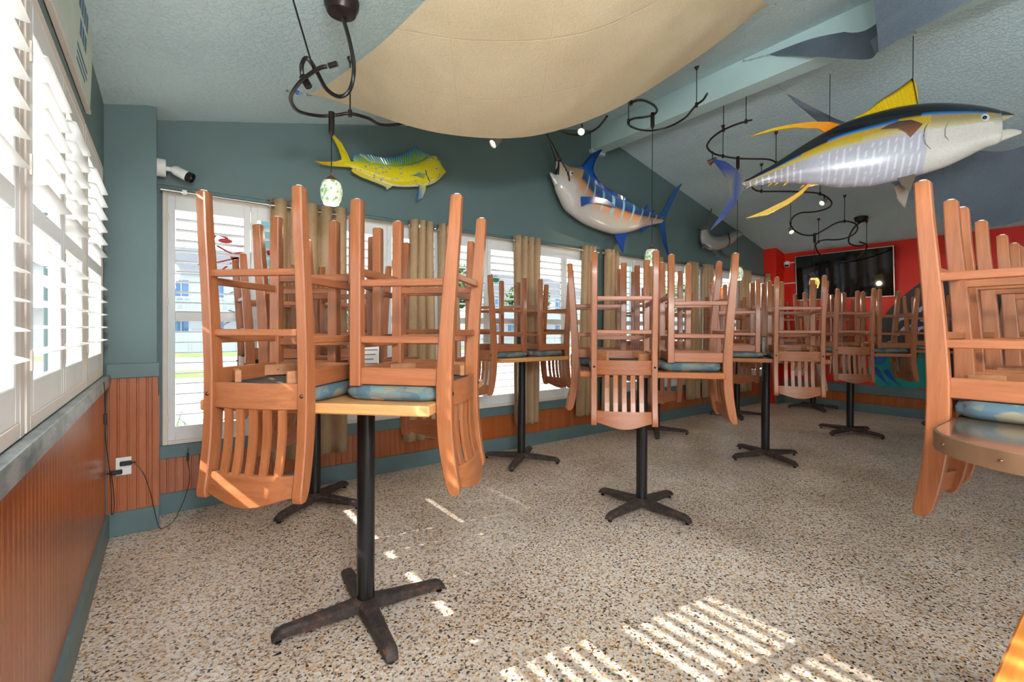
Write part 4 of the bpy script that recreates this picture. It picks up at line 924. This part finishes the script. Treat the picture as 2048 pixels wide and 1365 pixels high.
def spot(rail, aim, label, drop=.10, power=0, warm=False):
    p = Vector(rail); e = empty('spot_lamp', p, label=label, cat='spot lamp', group='small spot lamps on the tracks')
    MB().tube([(0, 0, .02), (0, 0, -drop)], .006, 8).build('stem', 'bronze', e, True)
    d = (Vector(aim)-p).normalized(); q = d.to_track_quat('Z', 'Y').to_matrix().to_4x4(); T0 = Matrix.Translation((0, 0, -drop-.01)) @ q
    MB().lathe([(.006, -.05), (.018, -.045), (.026, -.01), (.036, .045), (.033, .047), (.022, .0)], 16).xf(T0).build('head', 'steel' if not warm else 'brown_metal', e, True)
    MB().lathe([(0, .02), (.02, .024), (.031, .036)], 14).xf(T0).build('lens', 'bulb', e, True)
    if power:
        l = bpy.data.lights.new('spot_light', 'SPOT'); l.energy = power; l.spot_size = R_(50); l.spot_blend = .6; l.color = (1, .8, .55); l.shadow_soft_size = .03
        lo = bpy.data.objects.new('spot_light', l); COL.objects.link(lo); lo.parent = e; lo.location = Vector((0, 0, -drop-.01))+d*.06
        lo.rotation_euler = d.to_track_quat('-Z', 'Y').to_euler()
spot((2.08, 3.02, 3.0), (1.5, 3.1, 2.5), 'bronze spot lamp below the lowest edge of the beige sail', .16, 6)
spot((3.19, 3.2, 3.30), (2.7, 2.9, 2.8), 'round spot lamp peeking from behind the beige sail', .03, 0)
spot(TR3[7], (4.7, 3.9, 2.9), 'warm copper spot lamp above the tuna tail, aimed at the marlin', .08, 7, True)
spot((6.70, 2.42, 3.06), (6.2, 2.6, 2.7), 'silver spot lamp below the tuna, pointing left', .06, 4)
spot(TR3[28], (6.9, 2.6, 2.3), 'silver spot lamp on a long stem left of the television', .10, 4)
# added glowing opal globes, unseen behind the viewer, to brighten the room
M['opal'] = emit('fill_lamp_glass', (.95, .98, 1, 1), 31)
for i, (x, y) in enumerate(((.05, -.45), (.05, -1.25), (.05, -2.05), (.05, -2.85))):
    z = ceilz(x)-.65; e = empty('fill_lamp', (x, y, z), label='%s added opal fill lamp along the left wall behind the viewer' % ordn[i], cat='fill lamp', group='added fill lamps behind the viewer')
    MB().lathe([(0, -.14), (.08, -.12), (.13, -.05), (.14, .0), (.13, .05), (.08, .12), (.04, .14)], 20).build('globe', 'opal', e, 'all')
    MB().lathe([(.012, .13), (.012, .63), (.06, .635), (.06, .65)], 14).build('stem', 'bronze', e, True)

# ---------------------------------------------------------------- television, wall fittings, mural
tv = empty('television', (XC-.09, 3.07, 2.30), (0, R_(-5.5), 0), label='large silver framed television with a dark glossy screen on the red wall', cat='television')
MB().box((.0, -.72, -.40), (.03, .72, .40), .004).build('body', 'plastic', tv)
m = MB()
for lo, hi in (((-.012, -.72, .388), (.02, .72, .40)), ((-.012, -.72, -.40), (.02, .72, -.388)), ((-.012, -.72, -.388), (.02, -.708, .388)), ((-.012, .708, -.388), (.02, .72, .388))): m.box(lo, hi)
m.build('bezel', 'steel', tv)
MB().box((-.006, -.708, -.388), (.0, .708, .388)).build('screen', flat('black_screen_glass', srgb(10, 10, 12), .06), tv)
MB().box((.03, -.2, -.15), (.075, .2, .15)).build('wall_bracket', 'plastic', tv)
for i, z in enumerate((2.60, 2.22)):
    o = MB().box((XC-.02, 3.76, z), (XC, 4.03, z+.022), .002).build('cable_cover', 'wplastic')
    tag(o, ('upper' if i == 0 else 'lower')+' white cable cover running to the television', 'cable cover')
def bullet_cam(name, loc, rot, label, s=1.0):
    e = empty(name, loc, rot, label=label, cat='security camera'); e.scale = (s, s, s)
    MB().lathe([(.062, 0), (.062, .045), (.058, .05), (.05, .052)], 24).xf(Matrix.Rotation(PI/2, 4, 'Y')).build('base', 'wplastic', e, True)
    MB().tube([(.05, 0, 0), (.085, 0, 0), (.10, 0, -.005)], .017, 12).build('arm', 'wplastic', e, True)
    d = Vector((.75, -.35, -.40)).normalized(); q = d.to_track_quat('Z', 'Y').to_matrix().to_4x4(); T0 = Matrix.Translation((.10, 0, .0)) @ q
    MB().lathe([(0, -.012), (.026, -.01), (.035, .01), (.036, .10), (.033, .105)], 20).xf(T0).build('housing', 'wplastic', e, True)
    MB().lathe([(.037, .095), (.037, .125), (.03, .13), (.028, .115), (0, .112)], 20).xf(T0).build('hood', 'plastic', e, True)
    MB().lathe([(0, .120), (.010, .119), (.012, .112)], 12).xf(T0).build('lens', 'steel', e, True)
bullet_cam('security_camera', (-.05, 4.135, 2.49), (0, 0, 0), 'white security camera with black hood on the corner pilaster')
e = empty('security_camera', (XC, 3.97, 2.60), label='small white dome security camera left of the television', cat='security camera')
MB().lathe([(.05, 0), (.05, .03), (.03, .04)], 16).xf(Matrix.Rotation(-PI/2, 4, 'Y')).build('base', 'wplastic', e, True)
MB().lathe([(0, -.06), (.04, -.05), (.055, 0), (.05, .04), (0, .05)], 18).xf(Matrix.Translation((-.085, -.02, -.02))).build('housing', 'wplastic', e, True)
MB().lathe([(0, -.04), (.03, -.03), (.036, 0), (0, .01)], 14).xf(Matrix.Translation((-.115, -.03, -.035))).build('lens_dome', 'plastic', e, True)
# mural on the red wall
mu = empty('wall_mural', (XC, 2.0, .4), label='painted mural blob in black, teal, lavender and blue on the red wall', cat='mural')
def mp(poly, col, name, d=.004, n=5):
    P = [(p.x, p.y) for p in bez([(a, b, 0) for a, b in poly]+[(poly[0][0], poly[0][1], 0)], n)][:-1]
    MB().prism([(a-2.0, b-.4) for a, b in P], 0, d, lambda u, v, w: (-w, u, v)).build(name, flat('mural_'+name, col, .5), mu)
mp([(2.669, 1.237), (2.46, 1.667), (2.083, 2.073), (1.8, 2.209), (1.45, 2.30), (1.195, 2.1), (1.10, 1.5), (1.3, 1.05), (1.9, .98), (2.5, 1.06)], srgb(48, 48, 52), 'dark_back', .004)
mp([(2.60, 1.08), (2.3, 1.12), (1.9, 1.0), (1.5, 1.05), (1.15, 1.2), (1.237, .9), (1.54, .58), (1.9, .50), (2.102, .46), (2.274, .432), (2.491, .425), (2.64, .50), (2.72, .72)], srgb(12, 140, 134), 'teal_belly', .005)
mp([(2.60, 1.06), (2.40, 1.10), (2.25, .98), (2.32, .90), (2.45, .92), (2.52, .80), (2.66, .86)], srgb(20, 92, 168), 'blue_patch', .006)
for k, (a, b, c_, d_) in enumerate([(2.60, .76, 2.40, .46), (2.46, .74, 2.25, .46)]):
    mp([(a, b), (a-.05, b-.06), (lerp(a, c_, .6), lerp(b, d_, .7)), (c_, d_), (lerp(a, c_, .5)+.05, lerp(b, d_, .6)), (a+.04, b-.06)], srgb(18, 70, 160), 'blue_stroke', .006)
for k, (a, b) in enumerate([(2.30, 1.52), (2.22, 1.40), (2.33, 1.28), (2.14, 1.25), (2.02, 1.70), (1.98, 1.55), (2.05, 1.38), (2.45, 1.14), (1.75, 1.5)]):
    mp([(a+.08, b-.04), (a+.02, b+.03), (a-.07, b+.05), (a-.05, b+.01), (a, b-.01), (a+.03, b-.06)], srgb(196, 188, 222), 'lavender_squiggle', .006)
mp([(1.95, 1.3), (1.8, 1.5), (1.7, 1.2), (1.85, 1.05)], srgb(236, 184, 20), 'yellow_patch', .007)
mp([(1.72, 1.62), (1.5, 1.72), (1.45, 1.4), (1.65, 1.35)], srgb(24, 98, 176), 'blue_eye_patch', .006)
mp([(1.6, 1.2), (1.4, 1.35), (1.3, 1.1), (1.5, 1.0)], srgb(116, 84, 176), 'purple_patch', .007)
mp([(2.02, 1.12), (1.9, 1.2), (1.84, 1.1), (1.95, 1.04)], srgb(212, 40, 30), 'red_patch', .008)
# framed chart high on the left wall
ch = empty('wall_chart', (XA+.012, 2.62, 2.62), (0, R_(2), 0), label='pale printed chart with blue block lettering high on the left wall', cat='chart')
MB().box((0, -.50, -.19), (.012, .50, .215)).build('sheet', flat('pale_chart_paper', srgb(196, 208, 198), .6), ch)
MB().box((-.002, -.505, -.20), (.016, .505, -.185)).build('bottom_batten', 'frame', ch)
mb_ = flat('blue_print', srgb(70, 104, 134), .6)
for k, (a, b, w_, h_) in enumerate([(.05, .10, .05, .08), (.12, .10, .05, .08), (.19, .10, .05, .08), (.26, .10, .05, .08), (.10, .0, .05, .07), (.17, 0, .05, .07), (.24, 0, .05, .07), (.05, -.07, .30, .015), (.05, -.10, .30, .012), (.05, -.13, .25, .012)]):
    MB().box((.0118, a, b), (.0128, a+w_, b+h_)).build('print_block', mb_, ch)
# outlet, adapters, cords
ol = empty('power_outlet', (-.222, 3.974, .452), label='white double power outlet on the corner beadboard', cat='outlet')
MB().box((-.04, -.006, -.058), (.04, 0, .058), .002).build('cover_plate', 'wplastic', ol)
for k, (dx, dz) in enumerate(((.012, .022), (-.035, -.03))):
    a = empty('power_adapter', (-.222+dx, 3.968, .452+dz), label=('upper' if k == 0 else 'lower')+' black plug adapter in the corner outlet', cat='adapter')
    MB().box((-.03, -.035, -.013), (.03, 0, .013), .004).build('body', 'plastic', a)
    MB().tube([(.03 if k == 0 else -.03, -.02, 0), (.05 if k == 0 else -.05, -.02, 0)], .005, 6).build('strain_relief', 'plastic', a)
def cord(pts, label, sw=None):
    o = Vector(pts[0]); e = empty('lamp_cord', o, label=label, cat='cord')
    MB().tube([p-o for p in bez(pts, 6)], .0022, 6).build('wire', 'plastic', e, True)
    if sw: s = Vector(sw)-o; MB().box(s-Vector((.008, .008, .03)), s+Vector((.008, .008, .03)), .003).build('inline_switch', 'plastic', e)
cord([(-.275, 3.42, 1.06), (-.272, 3.43, .98), (-.270, 3.44, .86), (-.272, 3.46, .74), (-.262, 3.50, .6), (-.256, 3.56, .45), (-.258, 3.62, .32), (-.26, 3.66, .24), (-.25, 3.70, .27), (-.262, 3.80, .36), (-.28, 3.93, .424)], 'thin black cord hanging down the left beadboard with inline switch', (-.270, 3.44, .85))
cord([(-.17, 3.945, .474), (-.12, 3.93, .40), (-.08, 3.93, .25), (-.055, 3.94, .10), (-.03, 3.93, .01), (.02, 3.98, .006), (.06, 4.10, .01), (.12, 4.215, .12), (.145, 4.215, .26), (.13, 4.215, .38), (.135, 4.212, .47)], 'thin black cord running from the outlet to the first back window', (.132, 4.210, .40))
# table items
def menu_stand(x, y, rz, label):
    e = empty('menu_stand', (x, y, ZT), (0, 0, rz), label=label, cat='menu stand')
    MB().box((-.075, -.004, 0), (.075, .004, .21), .002).build('black_frame', 'plastic', e)
    MB().box((-.068, -.006, .006), (.068, -.004, .204)).build('card', flat('menu_card', srgb(226, 218, 208), .6), e)
    mk_ = flat('menu_print', srgb(120, 100, 90), .6)
    for k in range(7): MB().box((-.03+.008*(k % 2), -.0068, .175-.022*k), (.06-.01*(k % 3), -.006, .180-.022*k)).build('print_line', mk_, e)
    MB().lathe([(.016, 0), (.016, .0008)], 14).xf(Matrix.Translation((-.045, -.006, .165)) @ Matrix.Rotation(PI/2, 4, 'X')).build('printed_picture', flat('menu_orange', srgb(214, 150, 120), .6), e)
    MB().box((-.08, -.03, 0), (.08, .03, .012), .002).build('foot', 'plastic', e)
menu_stand(.765, 2.215, R_(0), 'menu card stand in black frame on the nearest table')
menu_stand(2.95, 3.82, R_(90), 'menu card stand on the second window wall table')
menu_stand(5.13, 2.39, R_(-9), 'menu card stand on the third square table')
menu_stand(8.98, 3.40, R_(0), 'menu card stand on the table under the television')
e = empty('condiment_caddy', (.765, 2.150, ZT), label='round black openwork caddy with brass rim beside the menu card', cat='caddy')
MB().lathe([(.037, 0), (.039, .004), (.039, .045), (.034, .045), (.034, .006)], 24).build('body', 'plastic', e, True)
MB().lathe([(.034, .044), (.041, .046), (.043, .05), (.034, .052)], 24).build('rim', 'copper', e, True)
for k in range(12): MB().lathe([(0, .002), (.006, .001), (.007, 0)], 8).xf(Matrix.Rotation(k*PI/6, 4, 'Z') @ Matrix.Translation((0, -.0395, .024)) @ Matrix.Rotation(PI/2, 4, 'X')).build('openwork', 'steel', e)
e = empty('napkin_stack', (2.90, 2.258, ZT), (0, 0, 0), label='pale grey cloth bundle standing on the second square table', cat='napkins')
MB().box((-.045, -.02, 0), (.045, .02, .13), .012).build('cloth', 'sail_grey', e)

# ---------------------------------------------------------------- outdoors
M['asphalt'] = flat('pale_asphalt', srgb(126, 126, 128), .9, var=.08, vscale=2)
M['lawn'] = flat('lawn', srgb(92, 112, 52), .95, var=.35, vscale=1.5)
M['pave'] = flat('pale_concrete', srgb(150, 146, 140), .9, var=.06, vscale=1)
M['siding'] = flat('pale_siding', srgb(176, 182, 186), .8, var=.03)
M['roof'] = flat('grey_shingles', srgb(78, 80, 86), .9, var=.25, vscale=8)
M['bluewin'] = flat('blue_window_glass', srgb(70, 110, 150), .2)
M['leaf'] = flat('plant_leaf', srgb(76, 116, 48), .5, var=.4, vscale=12)
M['crown'] = flat('tree_leaf', srgb(82, 102, 58), .8, var=.4, vscale=2)
M['bark'] = flat('bark', srgb(92, 76, 62), .9)
M['teal_post'] = flat('pale_teal_post', srgb(112, 150, 150), .6)
GZ = -.15
def ground(name, lo, hi, mat, lab, z=GZ): tag(MB().box((*lo, z-.1), (*hi, z)).build(name, mat), lab, 'ground', **S_)
ground('ground_pavement', (-60, YB+.3), (90, 17), 'pave', 'pale concrete apron outside the back windows')
ground('ground_side', (-60, -60), (-.62, YB+.3), 'pave', 'pale concrete yard outside the left windows')
ground('ground_rear', (-.62, -60), (90, YR-.3), 'pave', 'pale concrete terrace behind the viewer')
ground('ground_verge_near', (-60, 17), (90, 20), 'lawn', 'near grass verge along the street')
ground('ground_road', (-60, 20), (90, 29), 'asphalt', 'pale street beyond the back windows', GZ-.01)
ground('ground_verge', (-60, 29), (90, 33), 'lawn', 'far grass verge along the street')
ground('ground_far', (-60, 33), (90, 160), 'pave', 'pale yard of the houses across the street', GZ-.01)
def house(x, y, w, d, h, rh, lab, seed):
    r0 = random.Random(seed); e = empty('house', (x, y, GZ), label=lab, cat='house', group='houses across the street')
    MB().box((-w/2, 0, 0), (w/2, d, h)).build('walls', 'siding', e)
    ro = MB().add([(-w/2-.5, -.5, h), (w/2+.5, -.5, h), (w/2+.5, d+.5, h), (-w/2-.5, d+.5, h), (-w/2+d/2, d/2, h+rh), (w/2-d/2, d/2, h+rh)], [(0, 1, 5, 4), (1, 2, 5), (2, 3, 4, 5), (3, 0, 4), (3, 2, 1, 0)]).build('roof', 'roof', e)
    gx = -w*.18; MB().add([(gx-2, -.9, h), (gx+2, -.9, h), (gx, -.9, h+1.6), (gx-2, d/2, h), (gx+2, d/2, h), (gx, d/2, h+1.6)], [(0, 1, 2), (0, 2, 5, 3), (1, 4, 5, 2)]).build('gable', 'roof', ro)
    n = int(w/2.2)
    for fl in range(2):
        for k in range(n):
            xx = -w/2+1.1+k*(w-2.2)/(n-1); zz = .9+fl*(h/2)
            wi = MB().box((xx-.45, -.04, zz), (xx+.45, .02, zz+1.3)).build('window', 'bluewin', e)
            MB().box((xx-.03, -.07, zz), (xx+.03, -.04, zz+1.3)).box((xx-.5, -.07, zz-.08), (xx+.5, -.04, zz)).build('window_bar', 'siding', wi)
    rl = MB().box((-w/2, -1.5, h/2-.12), (w/2, 0, h/2)).build('balcony', 'siding', e)
    MB().box((-w/2, -1.5, h/2+.85), (w/2, -1.42, h/2+.93)).build('handrail', 'siding', rl)
    for k in range(int(w*2.2)): MB().box((-w/2+k/2.2, -1.48, h/2), (-w/2+k/2.2+.06, -1.44, h/2+.86)).build('baluster', 'siding', rl) if seed == 1 else None
house(2, 42, 22, 11, 5.6, 2.6, 'pale two storey house with grey roof seen through the first windows', 1)
house(34, 40, 20, 10, 5.4, 2.5, 'pale two storey house seen through the middle windows', 2)
house(66, 42, 22, 10, 5.8, 2.4, 'pale two storey house seen through the far windows', 3)
fe = empty('fence', (16, 33.5, GZ), label='white lattice fence across the street', cat='fence')
for k in range(30):
    MB().box((-34+k*2.4, 0, 0), (-34+k*2.4+2.3, .05, 1.3)).build('panel', 'siding', fe); MB().box((-34+k*2.4-.1, -.03, 0), (-34+k*2.4, .09, 1.45)).build('post', 'siding', fe)
def blob_tree(x, y, h, r, lab, seed):
    rr = random.Random(seed); e = empty('tree', (x, y, GZ), label=lab, cat='tree', group='trees across the street')
    MB().tube([(0, 0, 0), (.1, 0, h*.4), (0, .1, h*.7)], [.18, .14, .08], 8).build('trunk', 'bark', e, True)
    vs = []; fs = []
    for k in range(900):
        d = Vector((rr.gauss(0, 1), rr.gauss(0, 1), rr.gauss(0, 1))).normalized()*r*rr.uniform(.55, 1.0); c = Vector((0, 0, h*.72))+Vector((d.x, d.y, d.z*.75))
        a = Vector((rr.uniform(-1, 1), rr.uniform(-1, 1), rr.uniform(-1, 1))).normalized()*r*.13; b = a.orthogonal().normalized()*r*.1; o = len(vs)
        vs += [c-a, c+b, c+a, c-b]; fs.append((o, o+1, o+2, o+3))
    cr_ = MB().add(vs, fs).build('crown', 'crown', e); cr_['kind'] = 'stuff'
blob_tree(17, 31, 6.5, 2.4, 'leafy tree across the street seen through the third window', 1); blob_tree(25, 31.5, 5.5, 2.0, 'smaller leafy tree right of the tall one across the street', 2); blob_tree(48, 32, 7, 2.6, 'leafy tree across the street seen through the far windows', 4); blob_tree(12, 35.5, 3.2, 1.6, 'low leafy tree behind the lattice fence', 6)
def blade_plant(x, y, z, h, n, lab, seed, mat='leaf'):
    rr = random.Random(seed); e = empty('leafy_plant', (x, y, z), label=lab, cat='plant', group='leafy plants outside the first window')
    for k in range(n):
        a = rr.uniform(0, 2*PI); L = h*rr.uniform(.6, 1.05); sp = rr.uniform(.15, .5)*L; w = .028; rs = []; top = []; bot = []
        for i in range(7):
            t = i/6; c = Vector((math.cos(a)*sp*t*t, math.sin(a)*sp*t*t, L*(t-.18*t*t))); s = Vector((-math.sin(a), math.cos(a), 0))*w*math.sin(PI*min(1, .15+.85*t))**.7*(1.02-t**4)
            top.append(c+s); bot.append(c-s)
        MB().grid([[p, (p+q)/2-Vector((0, 0, .006)), q] for p, q in zip(top, bot)]).build('leaf', mat, e, 'all')
for k, (x, y) in enumerate(((.02, 5.0), (.22, 5.3), (.42, 5.05))): blade_plant(x, y, GZ, .95, 14, ['left', 'middle', 'right'][k]+' strappy green plant outside the first back window', 10+k)
for k, x in enumerate((-1.4, .9, 2.95, 4.6, 6.9, 9.2)):
    tag(MB().box((x-.09, 5.6, GZ), (x+.09, 5.78, 3.4), .005).build('porch_post', 'teal_post'), 'pale teal porch post outside, %s from the left' % ['first', 'second', 'third', 'fourth', 'fifth', 'sixth'][k], 'post', 'teal porch posts outside the back windows')
for k, y in enumerate((2.95, 4.9)):
    tag(MB().box((-1.46, y-.09, GZ), (-1.28, y+.09, 3.2), .005).build('porch_post', 'teal_post'), ['nearer', 'farther'][k]+' pale teal post outside the left windows', 'post', 'teal porch posts outside the left windows')
tag(MB().box((-14, -20, GZ), (-13.8, 30, 2.6)).build('garden_wall', 'siding'), 'long pale garden wall outside the left windows', 'wall')
# decals on the window panes
def decal(win, polys, col, lab):
    mt = flat('decal_'+lab, col, .5); e = None
    for P in polys:
        MB().prism(P, .082, .0845, lambda u, v, w: (u, w, v)).build('decal_'+lab, mt, WIN[win])
def stroke(pts, w=.006):
    P = bez([(a, b, 0) for a, b in pts], 5); L = []; Rr = []
    for i, p in enumerate(P):
        t = (P[min(i+1, len(P)-1)]-P[max(i-1, 0)]); t = t.normalized() if t.length > 1e-6 else Vector((1, 0, 0)); n = Vector((-t.y, t.x, 0))*w/2; L.append((p.x+n.x, p.y+n.y)); Rr.append((p.x-n.x, p.y-n.y))
    return L+Rr[::-1]
def blob(cx, cy, rx, ry, n=12): return [(cx+rx*math.cos(2*PI*k/n), cy+ry*math.sin(2*PI*k/n)) for k in range(n)]
cc = [blob(.56, 1.93, .13, .05), blob(.40, 2.05, .05, .02), blob(.72, 1.99, .03, .02), blob(.33, 1.72, .03, .02), blob(.80, 1.66, .03, .03), stroke([(.45, 1.95), (.33, 2.02), (.34, 2.09), (.42, 2.07)], .014), stroke([(.66, 1.95), (.75, 1.93), (.74, 1.98), (.70, 1.97)], .014), stroke([(.48, 1.91), (.36, 1.80), (.33, 1.73)], .012), stroke([(.50, 1.93), (.3, 1.86), (.22, 1.85)], .012), stroke([(.64, 1.90), (.74, 1.78), (.80, 1.68)], .012)]
decal(0, cc, srgb(164, 24, 34), 'red_crab')
decal(1, [blob(.66, 1.98, .06, .05), blob(.60, 1.72, .05, .04), stroke([(.60, 1.95), (.48, 1.85)], .02)], srgb(190, 20, 30), 'red_crab')
decal(2, [blob(.62, 1.94, .09, .05), blob(.50, 1.96, .06, .02), blob(.74, 1.92, .05, .04), stroke([(.55, 1.92), (.45, 1.80), (.42, 1.78)], .015)], srgb(10, 110, 84), 'green_turtle')
decal(4, [blob(.36, 1.78, .10, .07), blob(.38, 1.64, .06, .03)], srgb(226, 60, 30), 'red_sign')
lt = [stroke([(.40, 1.62), (.50, 1.66), (.55, 1.60), (.46, 1.57), (.55, 1.54), (.52, 1.48), (.42, 1.50)], .012), stroke([(.62, 1.64), (.86, 1.64), (.90, 1.58), (.88, 1.46), (.66, 1.46)], .012), stroke([(.38, 1.38), (.48, 1.43), (.54, 1.36), (.46, 1.31), (.40, 1.34)], .012), stroke([(.60, 1.42), (.66, 1.34), (.74, 1.42), (.80, 1.34)], .012), stroke([(.30, 1.30), (.42, 1.26), (.58, 1.28)], .01)]
decal(0, lt, srgb(150, 148, 146), 'cursive_lettering')
